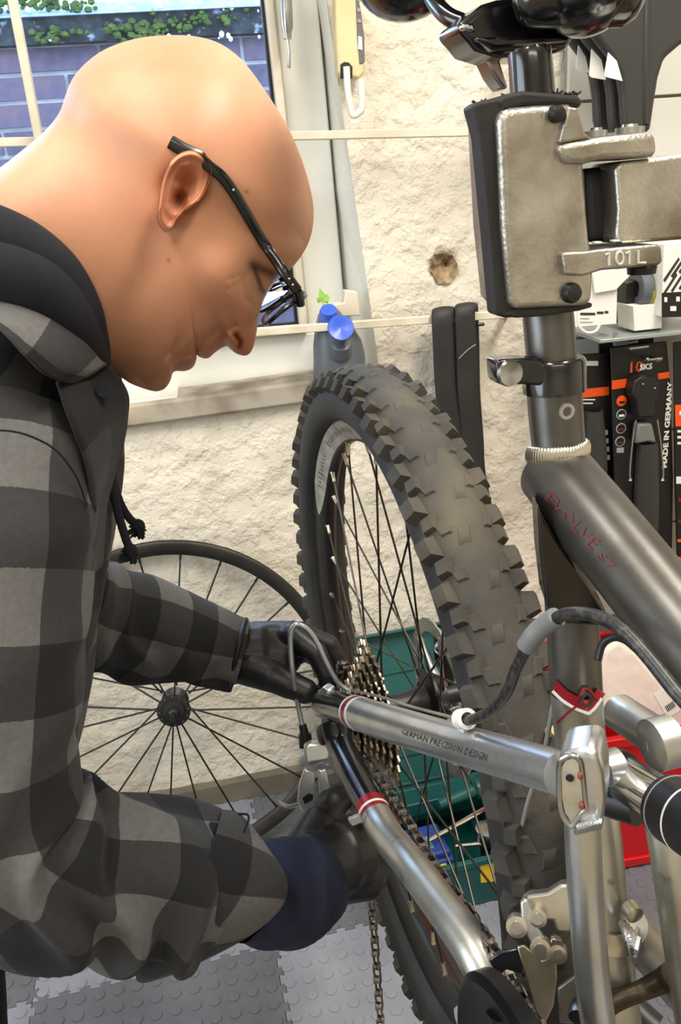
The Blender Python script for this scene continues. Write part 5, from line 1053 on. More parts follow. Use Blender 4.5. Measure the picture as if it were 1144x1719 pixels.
for k, (x, y) in enumerate(((1044, 673), (1043.5, 695.5), (1043, 719), (1041.5, 741))):
    c = onw(x, y, 0.126); q = MB(); q.lathe(c, WN, [(0.0098, 0.0002), (0.0096, 0.0008)], 20); ic = obj('icon', q, M_ORA if k == 0 else M_GREYP, pM)
    q = MB(); q.lathe(c+WN*0.0006, WN, [(0.0078, 0.0004), (0.0076, 0.0008)], 18); obj('icon_disc', q, M_PAPB if k else M_ORA, ic)
    q = MB(); q.box(c+WN*0.0018-ZUP*0.002, [WD, WN, ZUP], (0.005, 0.0003, 0.002)); obj('icon_mark', q, M_PAPB if k == 0 else (M_WHT if k == 1 else M_DRED), ic)
obj('print', pslab([(1036, 752), (1048, 751), (1048, 760), (1036, 760)], 0.1256, 0.0003), M_GREYP, pM, smooth=False)
guard(pM, 1086, 742, 1000, 20, 0.13, -2)
q = pslab([(1072, 712), (1096, 711), (1104, 745), (1090, 742), (1068, 746)], 0.150, 0.02); obj('mudguard_tip', q, M_MUDG, pM, bevel=0.004)
q = pslab([(1066, 640), (1076, 632), (1098, 632), (1106, 642), (1106, 666), (1100, 672), (1102, 700), (1072, 702), (1068, 672), (1062, 664)], 0.155, 0.03); obj('mudguard_mount', q, M_BLKS, pM, bevel=0.003)
for x, y in ((1080, 645), (1100, 652)): q = MB(); q.ball(onw(x, y, 0.157), 0.002, 8, 6); obj('mount_rivet', q, M_STEEL, pM)
for sx_ in (-1, 1): q = MB(); q.tube([onw(x, y, 0.145) for x, y in spline([(1086+sx_*18, 705), (1086+sx_*24, 745), (1086+sx_*28, 790), (1086+sx_*27, 806)], 4)], [0.0016]*12+[0.004], 8); obj('stay_wire', q, M_STEEL, pM)
hk = thing('display_hook', 'chrome double wire hook carrying the mudguard packs', 'hook', onw(1068, 594, 0.03))
for x in (1066, 1084): q = MB(); q.tube([onw(x, 590, 0.028), onw(x+22, 606, 0.19), onw(x+22, 602, 0.195)], 0.0022, 8); obj('wire', q, M_CHROME, hk)
q = MB(); q.tube([onw(1086, 605, 0.19), onw(1112, 602, 0.19)], 0.0026, 8); obj('wire_end', q, M_CHROME, hk)
pR_ = pack('black mudguard pack with orange patch at the right edge', [(1132, 575), (1220, 566), (1220, 1010), (1140, 1010), (1134, 800)], 0.135, None, (0, 0))
obj('stripe', pslab([(1134, 680), (1220, 674), (1220, 712), (1135, 716)], 0.1356, 0.0004), M_ORA, pR_, smooth=False)
for k, (x0, x1, y0, y1, m) in enumerate(((1138, 1144, 722, 726, M_WHT), (1138, 1144, 732, 736, M_WHT), (1138, 1144, 742, 746, M_WHT), (1136, 1148, 800, 812, M_WHT), (1139, 1148, 835, 842, M_DRED), (1139, 1148, 872, 878, M_DRED), (1138, 1150, 905, 910, M_ORA), (1138, 1150, 935, 940, M_ORA), (1141, 1150, 690, 697, M_WHT))): obj('print', pslab([(x0, y0), (x1, y0), (x1, y1), (x0, y1)], 0.137, 0.0003), m, pR_, smooth=False)
# black mudguards hanging high on the display, each with a white tag
def tongue(dx, dy, off, lab, tagpoly):
    out = [(930+dx, -40), (945+dx, 22+dy), (1000+dx, 62+dy), (1026+dx, 96+dy), (1040+dx, 122+dy), (1046+dx, 160+dy), (1048+dx, 200+dy), (1052+dx, 222), (1094+dx, 222), (1100+dx, 180+dy), (1108+dx, 130+dy), (1118+dx, 98+dy), (1146+dx, 74+dy), (1190+dx, 50+dy), (1200+dx, -60)]
    t = thing('mudguard', lab, 'mudguard', onw(1070+dx, 222, off), 'mudguards hanging on the display'); q = pslab(out, off, 0.02); obj('blade', q, M_MUD, t, bevel=0.008, bseg=3)
    q = pslab([(1084+dx, -40), (1094+dx, -40), (1092+dx, 210), (1082+dx, 210)], off+0.003, 0.01); obj('ridge', q, M_MUD, t, bevel=0.003)
    if tagpoly: obj('paper_tag', pslab(tagpoly, off+0.012, 0.002), M_PAPER, t, smooth=False)
tongue(0, 0, 0.20, 'front black mudguard blade hanging on the display above the clamp arm', [(1022, 88), (1036, 102), (1046, 136), (1022, 130), (1015, 128)])
tongue(-22, -2, 0.165, 'middle black mudguard blade hanging on the display', [(994, 82), (1010, 100), (1018, 134), (994, 130), (990, 126)])
tongue(-46, 2, 0.13, 'rear black mudguard blade hanging on the display', [(972, 76), (984, 96), (990, 122), (972, 120), (968, 114)])
# ------------------------------------------------------------------ person: materials
def skin_mat():
    m = mat('skin', (206, 154, 122), 0.48, c2=(192, 136, 106), cs=14, mix=(0.3, 0.7), sss=0.25, bump=0.16, bs=300, bd=0.0009, spec=0.35)
    nt = m.node_tree; N = nt.nodes; L = nt.links; b = N['Principled BSDF']; src = b.inputs['Base Color'].links[0].from_socket
    at_ = N.new('ShaderNodeAttribute'); at_.attribute_name = 'tint'; mx = N.new('ShaderNodeMix'); mx.data_type = 'RGBA'; mx.blend_type = 'MULTIPLY'; mx.inputs['Factor'].default_value = 1
    L.new(src, mx.inputs['A']); L.new(at_.outputs['Color'], mx.inputs['B']); L.new(mx.outputs['Result'], b.inputs['Base Color']); return m
M_SKIN = skin_mat()
def plaid_mat(name, light, mid, dark, period=0.080):
    m = mat(name, light, 0.9, bump=0.35, bs=900, bd=0.0006, spec=0.2); nt = m.node_tree; N = nt.nodes; L = nt.links; b = N['Principled BSDF']
    uv = N.new('ShaderNodeUVMap'); sp = N.new('ShaderNodeSeparateXYZ'); L.new(uv.outputs[0], sp.inputs[0]); res = []
    tc = N['Texture Coordinate']; nz = N.new('ShaderNodeTexNoise'); nz.inputs['Scale'].default_value = 500; nz.inputs['Detail'].default_value = 2; L.new(tc.outputs['Object'], nz.inputs['Vector'])
    for k in (0, 1):
        d = N.new('ShaderNodeMath'); d.operation = 'DIVIDE'; d.inputs[1].default_value = period; L.new(sp.outputs[k], d.inputs[0])
        a = N.new('ShaderNodeMath'); a.operation = 'MULTIPLY_ADD'; a.inputs[1].default_value = 0.018; L.new(nz.outputs['Fac'], a.inputs[0]); L.new(d.outputs[0], a.inputs[2])
        f = N.new('ShaderNodeMath'); f.operation = 'FRACT'; L.new(a.outputs[0], f.inputs[0])
        g = N.new('ShaderNodeMath'); g.operation = 'GREATER_THAN'; g.inputs[1].default_value = 0.5; L.new(f.outputs[0], g.inputs[0]); res.append(g)
    s = N.new('ShaderNodeMath'); s.operation = 'ADD'; L.new(res[0].outputs[0], s.inputs[0]); L.new(res[1].outputs[0], s.inputs[1])
    h = N.new('ShaderNodeMath'); h.operation = 'MULTIPLY'; h.inputs[1].default_value = 0.5; L.new(s.outputs[0], h.inputs[0])
    r = N.new('ShaderNodeValToRGB'); r.color_ramp.interpolation = 'CONSTANT'; e = r.color_ramp.elements; e[0].position = 0; e[0].color = (*lin(dark), 1); e[1].position = 0.75; e[1].color = (*lin(light), 1); q = e.new(0.25); q.color = (*lin(mid), 1)
    L.new(h.outputs[0], r.inputs[0])
    n2 = N.new('ShaderNodeTexNoise'); n2.inputs['Scale'].default_value = 260; n2.inputs['Detail'].default_value = 3; L.new(tc.outputs['Object'], n2.inputs['Vector'])
    mr = N.new('ShaderNodeMapRange'); mr.inputs['To Min'].default_value = 0.72; mr.inputs['To Max'].default_value = 1.28; L.new(n2.outputs['Fac'], mr.inputs[0])
    mx = N.new('ShaderNodeMix'); mx.data_type = 'RGBA'; mx.blend_type = 'MULTIPLY'; mx.inputs['Factor'].default_value = 1; L.new(r.outputs[0], mx.inputs['A']); L.new(mr.outputs[0], mx.inputs['B']); L.new(mx.outputs['Result'], b.inputs['Base Color'])
    b.inputs['Sheen Weight'].default_value = 0.06; b.inputs['Sheen Roughness'].default_value = 0.6
    return m
M_PLAID = plaid_mat('grey_plaid_flannel', (94, 93, 92), (50, 50, 51), (26, 26, 28))
M_PLAIDD = plaid_mat('shaded_plaid_flannel', (46, 46, 48), (28, 28, 29), (18, 18, 19))  # grey flannel darkened: paints shade on the placket; seams and cuff share it
M_NAVY = mat('navy_jersey', (13, 15, 26), 0.95, c2=(10, 12, 21), cs=40, bump=0.25, bs=700, bd=0.0006)
M_NAVYC = mat('navy_knit_cuff', (26, 34, 62), 0.9, c2=(19, 25, 46), cs=30, bump=0.4, bs=600, bd=0.0008)
M_GLOVE = mat('black_nitrile', (30, 30, 33), 0.42, c2=(24, 24, 26), cs=20, bump=0.25, bs=110, bd=0.002)
# ------------------------------------------------------------------ sagittal plane of the head
HC0 = at(300, 350, 0.57); HN = nrm([HC0[0], HC0[1], 0]); PXM = 0.57/FPX
def mp(px, py, w=0.0): return onplane(px, py, HC0-HN*w, HN)
person = thing('person', 'bald man in glasses, grey plaid shirt and black gloves bending over the rear wheel', 'person', (-0.28, 0.55, 0.0))
OUT = [(0, 281), (29, 259), (64, 230), (88, 206), (102, 184), (111, 157), (122, 132), (142, 108), (171, 86), (206, 71), (245, 62), (294, 59), (333, 62), (367, 72), (396, 91), (418, 114), (444, 150), (470, 190), (490, 226), (509, 274), (522, 320), (527, 352), (525, 384), (518, 408), (508, 427), (497, 442), (484, 456), (466, 470), (452, 488), (442, 508), (435, 530), (432, 551), (428, 573), (422, 590), (412, 597), (398, 594), (387, 586), (381, 581), (371, 585), (361, 592), (352, 600), (344, 602), (335, 599), (330.5, 596), (330, 603), (327, 612), (321, 619), (310, 623), (296, 623), (290, 627), (287, 637), (283, 645), (276, 653), (264, 657), (250, 655), (235, 650), (218, 643), (196, 630), (170, 628), (120, 636), (40, 572), (-60, 525), (-140, 480), (-170, 430), (-140, 380), (-70, 326)]
OC = np.array([300.0, 355.0]); OS = np.array(spline(OUT, 7, True))
def ell(p, cx, cy, a, b, ang, W):
    t = math.radians(ang); d = p-np.array([cx, cy]); u = (d[:, 0]*math.cos(t)+d[:, 1]*math.sin(t))/a; v = (-d[:, 0]*math.sin(t)+d[:, 1]*math.cos(t))/b; q = u*u+v*v
    return np.where(q < 1, W*np.sqrt(np.clip(1-q, 0, 1)), -(np.sqrt(q)-1)*W*0.9)
def caps(p, a, b, r0, r1, W0, W1):
    a, b = np.array(a, float), np.array(b, float); ab = b-a; t = np.clip(((p-a)@ab)/(ab@ab), 0, 1); d = np.linalg.norm(p-(a+t[:, None]*ab), axis=1); r = r0+(r1-r0)*t; W = W0+(W1-W0)*t; q = d/r
    return np.where(q < 1, W*np.sqrt(np.clip(1-q*q, 0, 1)), -(q-1)*W*0.9)
def seg_d(p, pts):
    best = np.full(len(p), 1e9)
    for a, b in zip(pts[:-1], pts[1:]):
        a, b = np.array(a, float), np.array(b, float); ab = b-a; t = np.clip(((p-a)@ab)/(ab@ab), 0, 1); best = np.minimum(best, np.linalg.norm(p-(a+t[:, None]*ab), axis=1))
    return best
G = lambda p, x, y, s: np.exp(-((p[:, 0]-x)**2+(p[:, 1]-y)**2)/(2*s*s))
_dO = OS-OC; _th = np.arctan2(_dO[:, 1], _dO[:, 0]); _o = np.argsort(_th); _ths = _th[_o]; _rs = np.hypot(_dO[:, 0], _dO[:, 1])[_o]
def head_w(p, ear=True):
    dp_ = p-OC; th_ = np.arctan2(dp_[:, 1], dp_[:, 0]); s_ = np.hypot(dp_[:, 0], dp_[:, 1])/np.interp(th_, _ths, _rs, period=2*math.pi); dg = np.degrees(th_)
    mk = np.clip((((p[:, 0]-90)*0.456-(p[:, 1]-230)*0.89)+105)/190, 0, 1); mk = mk*mk*(3-2*mk)
    P = [178*np.sqrt(np.clip(1-s_**2.15, 0, 1))*mk, ell(p, 316, 275, 195, 190, 20, 168), ell(p, 352, 425, 235, 150, 115, 146), ell(p, 262, 515, 135, 92, 80, 128), ell(p, 282, 615, 62, 46, 20, 62), ell(p, 345, 568, 72, 54, -25, 66), ell(p, 372, 462, 82, 66, 60, 150),
         caps(p, (462, 470), (412, 572), 30, 30, 24, 32), ell(p, 394, 572, 27, 25, 0, 47), ell(p, 470, 430, 62, 46, 70, 100), caps(p, (240, 400), (-170, 490), 225, 250, 166, 166), ell(p, 330, 608, 30, 18, 0, 48), ell(p, 346, 592, 26, 14, 0, 44)]
    k = 20.0; m = np.max(P, axis=0); w = m+k*np.log(sum(np.exp((q-m)/k) for q in P))
    w = w-26*G(p, 452, 482, 20)-12*G(p, 425, 470, 22)+10*G(p, 441, 478, 9)+7*G(p, 352, 458, 34)   # orbit, lid, cheek bone
    w = w-26*np.exp(-(seg_d(p, [(396, 562), (404, 574), (402, 584)])/5)**2)-13*np.exp(-(seg_d(p, [(394, 548), (378, 556), (370, 572), (376, 582)])/6)**2)+7*G(p, 388, 568, 8)                        # nostril, wing crease
    w = w-10*np.exp(-(seg_d(p, [(372, 550), (345, 572), (318, 596), (298, 612)])/6)**2)+4*np.exp(-(seg_d(p, [(330, 560), (300, 590), (270, 625), (255, 648)])/9)**2)-4*np.exp(-(seg_d(p, [(300, 575), (272, 606), (246, 640)])/6)**2)
    w = w-10*np.exp(-(seg_d(p, [(336, 598), (322, 594), (312, 596)])/4)**2)-5*np.exp(-(seg_d(p, [(312, 622), (296, 606), (286, 596)])/8)**2)
    w = w-6*np.exp(-(seg_d(p, [(262, 392), (240, 470), (196, 560), (186, 620)])/26)**2)                                     # behind the jaw
    w = w-3*np.exp(-(seg_d(p, [(150, 130), (128, 190), (96, 240)])/14)**2)+2.5*np.exp(-(seg_d(p, [(118, 150), (104, 200), (60, 250)])/12)**2)   # nape fold
    w = w-4*np.exp(-(seg_d(p, [(424, 452), (408, 470), (410, 500), (432, 518)])/5)**2)-2.5*np.exp(-(seg_d(p, [(406, 462), (384, 470)])/3)**2)-2.5*np.exp(-(seg_d(p, [(404, 474), (382, 486)])/3)**2)-8*np.exp(-(seg_d(p, [(432, 470), (440, 486), (450, 496)])/3)**2)
    if not ear: w = w-34*np.clip(1.25*G(p, 309, 316, 21), 0, 1)
    return np.maximum(w, 1.0)
S_ = 1-np.linspace(1, 0, 70)**1.7; n = len(OS)
grid = np.array([OC+s*(OS-OC) for s in S_]).reshape(-1, 2)
Wp = head_w(grid, False).reshape(len(S_), n); edge = np.sqrt(np.clip(1-S_**9, 0, 1))
Wp = Wp*edge[:, None]
def tint_of(p):
    T = np.ones((len(p), 3))
    def mixc(c, k): T[:] = T*(1-k[:, None])+T*np.array(c)*k[:, None]
    mixc((1.02, 0.86, 0.80), 0.5*G(p, 330, 470, 70)); mixc((1.0, 0.84, 0.78), 0.5*G(p, 265, 330, 40)); mixc((0.98, 0.74, 0.70), 0.8*G(p, 415, 575, 26)); mixc((0.93, 0.78, 0.70), 0.7*G(p, 335, 604, 16))
    mixc((0.86, 0.80, 0.76), 0.55*np.exp(-(seg_d(p, [(210, 600), (250, 620), (300, 606), (350, 590)])/34)**2))               # shaved beard
    mixc((0.20, 0.16, 0.15), 0.9*np.exp(-(seg_d(p, [(425, 444), (440, 452), (462, 462), (478, 458)])/9)**2))               # eyebrow
    mixc((0.22, 0.17, 0.16), 0.9*np.exp(-(seg_d(p, [(428, 452), (434, 470), (438, 486), (448, 496)])/5)**2))                             # lashes
    mixc((0.55, 0.38, 0.34), G(p, 415, 322, 2.6)); mixc((0.6, 0.45, 0.42), G(p, 284, 436, 2.4)); mixc((0.34, 0.22, 0.2), 0.95*np.exp(-(seg_d(p, [(397, 563), (404, 574), (402, 582)])/4.5)**2))  # moles; dark of the nostril hollow painted into the tint
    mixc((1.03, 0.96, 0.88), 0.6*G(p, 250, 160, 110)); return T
V, Fc, T = [], [], []
Tn = tint_of(grid)
for i in range(len(S_)):
    for j in range(n): V.append(mp(grid[i*n+j][0], grid[i*n+j][1], Wp[i, j]*PXM))
for i in range(len(S_)):
    for j in range(n): V.append(mp(grid[i*n+j][0], grid[i*n+j][1], 0)+HN*Wp[i, j]*PXM)
o2 = len(S_)*n
for i in range(len(S_)-1):
    for j in range(n):
        j2 = (j+1) % n; Fc.append((i*n+j, i*n+j2, (i+1)*n+j2, (i+1)*n+j)); Fc.append((o2+i*n+j, o2+(i+1)*n+j, o2+(i+1)*n+j2, o2+i*n+j2))
T = list(Tn)+list(Tn)
# ears: cupped shell with rolled helix, concha, tragus and lobe
EO = [(350, 268), (338, 258), (321, 253), (303, 258), (288, 271), (276, 295), (270, 319), (267, 343), (264, 363), (268, 378), (278, 389), (288, 386), (295, 372), (304, 360), (319, 348), (336, 334), (349, 310), (355, 288)]
EC = np.array([311.0, 312.0]); ES = np.array(spline(EO, 6, True)); ne = len(ES)
es = np.concatenate([np.linspace(0, 1, 22), [1.012, 0.99, 0.93, 0.85]]); eh = []
for sgn in (1, -1):
    base = len(V)
    for i, s in enumerate(es):
        q = EC+s*(ES-EC); hw = head_w(q); back = np.clip((352-q[:, 0])/80, 0, 1); lift = 6+40*back**0.8*np.clip((q[:, 1]-235)/40, 0.3, 1)
        lift = lift*(1-0.35*np.clip((q[:, 1]-350)/40, 0, 1))
        if i < 22:
            rid = np.exp(-((s-0.90)/0.09)**2)*11+np.exp(-((s-0.60)/0.10)**2)*5*(q[:, 0] < 318)
            h = lift*(0.35+0.65*s)+rid-9*np.clip(1-s/0.7, 0, 1)
            h = h-26*G(q, 304, 332, 9)-12*G(q, 312, 300, 15)-14*G(q, 300, 345, 8)+12*G(q, 318, 342, 8)+6*G(q, 300, 312, 7)
            h = h*(1-0.0*s)
            fr_ = np.clip((q[:, 0]-330)/22, 0, 1); h = h*(1-0.8*fr_)-4*fr_
        else: h = lift*(0.35+0.65*s)+11-[6, 14, 30, 46][i-22]
        w = (hw+h)*PXM
        for j in range(ne): V.append(mp(q[j][0], q[j][1], w[j]) if sgn > 0 else mp(q[j][0], q[j][1], 0)+HN*w[j])
        t = np.ones((ne, 3))*np.array([1.0, 0.86, 0.79]); k = (0.75*G(q, 304, 335, 10)+0.55*G(q, 312, 300, 13)*(i < 22))[:, None]; t = t*(1-k)+t*np.array([0.55, 0.36, 0.32])*k; T += list(t)  # ear hollows darkened, shade of the concha painted into the tint
    for i in range(len(es)-1):
        for j in range(ne): j2 = (j+1) % ne; f = (base+i*ne+j, base+i*ne+j2, base+(i+1)*ne+j2, base+(i+1)*ne+j); Fc.append(f if sgn > 0 else f[::-1])
hd_b = MB(); hd_b.add(V, Fc)
body = obj('body', hd_b, M_SKIN, person, smooth='all', fix=False); me = body.data
bm = bmesh.new(); bm.from_mesh(me); lay = None
bm.free()
ca = me.color_attributes.new('tint', 'FLOAT_COLOR', 'POINT'); arr = np.ones((len(V), 4), 'f'); arr[:, :3] = np.array(T); ca.data.foreach_set('color', arr.ravel())
bm = bmesh.new(); bm.from_mesh(me); bmesh.ops.remove_doubles(bm, verts=bm.verts, dist=1e-5); bmesh.ops.recalc_face_normals(bm, faces=bm.faces); bm.to_mesh(me); bm.free()
me.polygons.foreach_set('use_smooth', np.ones(len(me.polygons), bool))
# ------------------------------------------------------------------ eyeglasses
gl = thing('eyeglasses', 'black framed eyeglasses worn by the man', 'eyeglasses', mp(468, 505, 0.03))
M_FRM = mat('black_acetate', (14, 14, 15), 0.25, coat=0.3)
side_w = lambda x, y, e=5: (float(head_w(np.array([[x, y]], float))[0])+e)*PXM
hinge_w = 0.0665
for sg in (1, -1):
    A = [(286, 238, None), (306, 250, None), (334, 264, None), (352, 280, None), (372, 296, None), (392, 322, None), (416, 362, None), (446, 412, None), (476, 456, hinge_w), (500, 488, hinge_w)]
    pts = []
    for x, y, w in A:
        ww = side_w(x, y) if w is None else w; pts.append(mp(x, y, ww) if sg > 0 else mp(x, y, 0)+HN*ww)
    P = spline(pts, 5); m = len(P); rr = [0.0040 if i < m*0.25 else 0.0034 for i in range(m)]
    q = MB(); q.tube(P, rr, 10, flat=0.5, up=nrm(mp(400, 250, 0)-mp(380, 280, 0))); tp = obj('temple', q, M_FRM, gl)
    if sg > 0:
        for x, y in ((392, 319), (486, 468), (492, 478)): q = MB(); q.ball(mp(x, y, side_w(x, y, 12) if x < 400 else hinge_w+0.0022), 0.0009, 8, 6); obj('rivet', q, M_CHROME, tp)
gz = nrm(mp(500, 490, 0)-mp(360, 285, 0)); gup = nrm(mp(505, 486, 0)-mp(432, 530, 0)); gup = nrm(gup-gz*(gup@gz)); L0 = mp(468, 508, 0)
M_LENS = bpy.data.materials.new('lens_glass'); M_LENS.use_nodes = True; _n = M_LENS.node_tree.nodes; _l = M_LENS.node_tree.links; _n.remove(_n['Principled BSDF'])
_t = _n.new('ShaderNodeBsdfTransparent'); _t.inputs[0].default_value = (0.95, 0.96, 0.97, 1); _g = _n.new('ShaderNodeBsdfGlossy'); _g.inputs['Roughness'].default_value = 0.03
_f = _n.new('ShaderNodeFresnel'); _f.inputs[0].default_value = 1.5; _m = _n.new('ShaderNodeMixShader'); _l.new(_f.outputs[0], _m.inputs[0]); _l.new(_t.outputs[0], _m.inputs[1]); _l.new(_g.outputs[0], _m.inputs[2]); _l.new(_m.outputs[0], _n['Material Output'].inputs[0])
for sg in (1, -1):
    c = L0-HN*0.0345*sg; pts = []
    for t in np.linspace(0, 2*math.pi, 40, endpoint=False):
        cx_, sy_ = math.cos(t), math.sin(t); e = lambda v: math.copysign(abs(v)**0.8, v); pts.append(c-HN*sg*0.0285*e(cx_)+gup*0.0170*e(sy_)-gz*(0.004*(max(0, cx_))**2))
    q = MB(); q.tube(pts, 0.0015, 8, closed=True, cap=False); obj('rim', q, M_FRM, gl)
    q = MB(); q.add([p for p in pts], [tuple(range(40))]); obj('lens', q, M_LENS, gl, smooth=False, fix=False)
    a = c-HN*sg*0.0285+gup*0.009; b = (mp(500, 488, hinge_w) if sg > 0 else mp(500, 488, 0)+HN*hinge_w); q = MB(); q.tube([a, (a+b)/2+gz*0.001, b], 0.0030, 8); obj('end_piece', q, M_FRM, gl)
q = MB(); q.tube(spline([L0-HN*0.007+gup*0.004, L0+gup*0.007+gz*0.001, L0+HN*0.007+gup*0.004], 5), 0.002, 8); obj('bridge', q, M_FRM, gl)
# ------------------------------------------------------------------ shirt
def loft_cloth(pts, seg=64, n=10, fold=None, flat=1.0, up=None, circ=None, u0=0.0, v0=0.0, cap=False):
    A = []
    for px, py, d, r in pts: A.append([*at(px, py, d), r*d/FPX])
    A = np.array(spline(A, n)); P = A[:, :3]; r = A[:, 3]; Fm = frames(list(P), up=up); L = np.concatenate([[0], np.cumsum(np.linalg.norm(np.diff(P, axis=0), axis=1))])
    C = circ or 2*math.pi*float(np.mean(r)); R = []; U = []; th = np.linspace(0, 2*math.pi, seg, endpoint=False)
    for i in range(len(P)):
        t, a, b = Fm[i]; dr = fold(L[i]/L[-1], L[i], th) if fold else np.zeros(seg)
        R.append([P[i]+(r[i]+dr[j])*(math.cos(q)*a+math.sin(q)*b*flat) for j, q in enumerate(th)])
        U.append(([u0+C*j/seg for j in range(seg+1)], v0+L[i]))
    q = MB(); q.rings(R, cap, uvs=U); return q
def folds(amp, lam, twist, seed, amp2=0.0, where=None):
    def f(u, l, th):
        ph = l/lam+twist*np.cos(th+seed)+0.9*hnoise(np.stack([np.full(len(th), l*9.0), np.cos(th)*0.9+5, np.sin(th)*0.9+5], 1), seed)
        rg = (0.5+0.5*np.cos(2*math.pi*ph))**1.5-0.3; k = where(u) if where else 1.0
        nz = hnoise(np.stack([np.full(len(th), l*22.0), np.cos(th)*1.5+9, np.sin(th)*1.5+9], 1), seed+3)
        fr = 0.65+0.35*hnoise(np.stack([np.full(len(th), l*5.0), np.cos(th)+3, np.sin(th)+3], 1), seed+9)
        return k*amp*rg*fr+amp2*nz
    return f
shirt = bpy.data.objects.new('plaid_shirt', None); COL.objects.link(shirt); shirt.parent = person
IMR = nrm(at(700, 800, 1)-at(500, 800, 1))
q = loft_cloth([(82, 560, 0.60, 100), (72, 610, 0.605, 128), (56, 680, 0.61, 146), (30, 800, 0.62, 158), (0, 950, 0.63, 160), (-30, 1150, 0.64, 165), (-80, 1350, 0.65, 160), (-150, 1560, 0.66, 140)], 72, 10, folds(0.006, 0.11, 0.25, 2, 0.002), flat=1.55, up=IMR, circ=0.64, u0=0.012)
obj('torso', q, M_PLAID, shirt, smooth='all')
sl = [(24, 700, 0.548, 122), (14, 770, 0.54, 142), (6, 880, 0.53, 148), (0, 1000, 0.525, 145), (-8, 1150, 0.525, 138), (-14, 1270, 0.53, 136), (-2, 1390, 0.54, 146), (80, 1452, 0.56, 138), (190, 1468, 0.59, 130), (280, 1482, 0.618, 124), (340, 1490, 0.635, 112)]
q = loft_cloth(sl, 80, 14, folds(0.019, 0.064, 0.8, 4, 0.0012, where=lambda u: 0.22+0.78*min(1, max(0, (u-0.52)/0.10))), circ=0.40, u0=0.028, v0=0.018)
obj('sleeve', q, M_PLAID, shirt, smooth='all')
q = loft_cloth([(50, 985, 0.70, 96), (140, 1028, 0.755, 94), (220, 1050, 0.79, 88), (300, 1072, 0.82, 76), (360, 1086, 0.835, 64), (404, 1096, 0.84, 58)], 64, 12, folds(0.008, 0.062, 0.5, 7, 0.0010), circ=0.32, u0=0.03)
obj('sleeve', q, M_PLAID, shirt, smooth='all')
def patch(rows, m, name, parent, thick=0.0025, n=6, uvs=1.0, uv0=(0, 0)):
    """cloth patch: rows of (px,py,depth)"""
    R = [np.array(spline([at(*p) for p in r], n)) for r in rows]; k = len(R[0]); C = np.array([spline(np.array([r[j] for r in R]), n) for j in range(k)]).transpose(1, 0, 2)
    a, b = C.shape[:2]; q = MB(); vs = C.reshape(-1, 3); ul = np.concatenate([[0], np.cumsum(np.linalg.norm(np.diff(C[a//2], axis=0), axis=1))]); vl = np.concatenate([[0], np.cumsum(np.linalg.norm(np.diff(C[:, b//2], axis=0), axis=1))])
    fs, us = [], []
    for i in range(a-1):
        for j in range(b-1):
            fs.append((i*b+j, i*b+j+1, (i+1)*b+j+1, (i+1)*b+j)); us.append([(uv0[0]+ul[y], uv0[1]+vl[x]) for x, y in ((i, j), (i, j+1), (i+1, j+1), (i+1, j))])
    q.add(vs, fs, us); o = obj(name, q, m, parent, smooth='all'); s = o.modifiers.new('solid', 'SOLIDIFY'); s.thickness = thick; s.offset = 0; return o
patch([[(-60, 470, 0.50), (20, 494, 0.492), (90, 520, 0.50), (140, 570, 0.515), (176, 612, 0.545)], [(-70, 500, 0.49), (0, 530, 0.478), (60, 570, 0.482), (110, 608, 0.498), (158, 624, 0.53)], [(-80, 520, 0.49), (-10, 548, 0.476), (40, 596, 0.478), (80, 632, 0.490), (120, 642, 0.515)]], M_PLAID, 'collar', shirt, 0.003, uv0=(0.02, 0.045))
patch([[(176, 608, 0.555), (198, 634, 0.56), (213, 664, 0.575), (212, 700, 0.585), (206, 740, 0.59), (192, 795, 0.595), (178, 850, 0.60), (170, 960, 0.605)], [(130, 630, 0.525), (150, 660, 0.525), (166, 690, 0.53), (176, 720, 0.54), (180, 760, 0.55), (172, 820, 0.56), (166, 870, 0.56), (156, 970, 0.57)], [(95, 640, 0.51), (108, 680, 0.505), (124, 720, 0.508), (140, 760, 0.515), (152, 810, 0.525), (156, 860, 0.535), (152, 900, 0.54), (144, 980, 0.55)]], M_PLAIDD, 'placket', shirt, 0.003)
c = at(174, 655, 0.528); q = MB(); q.lathe(c, nrm(c-CAM), [(0.0018, -0.0012), (0.0046, -0.0016), (0.0050, 0.0), (0.0048, 0.0012)], 18); obj('button', q, M_NAVY, shirt)
# shoulder seam
q = MB(); q.tube([at(*p) for p in spline([(-30, 722, 0.478), (20, 724, 0.476), (60, 736, 0.480), (96, 758, 0.492), (128, 800, 0.508), (146, 850, 0.52)], 6)], 0.0007, 6); obj('seam', q, M_PLAIDD, shirt)
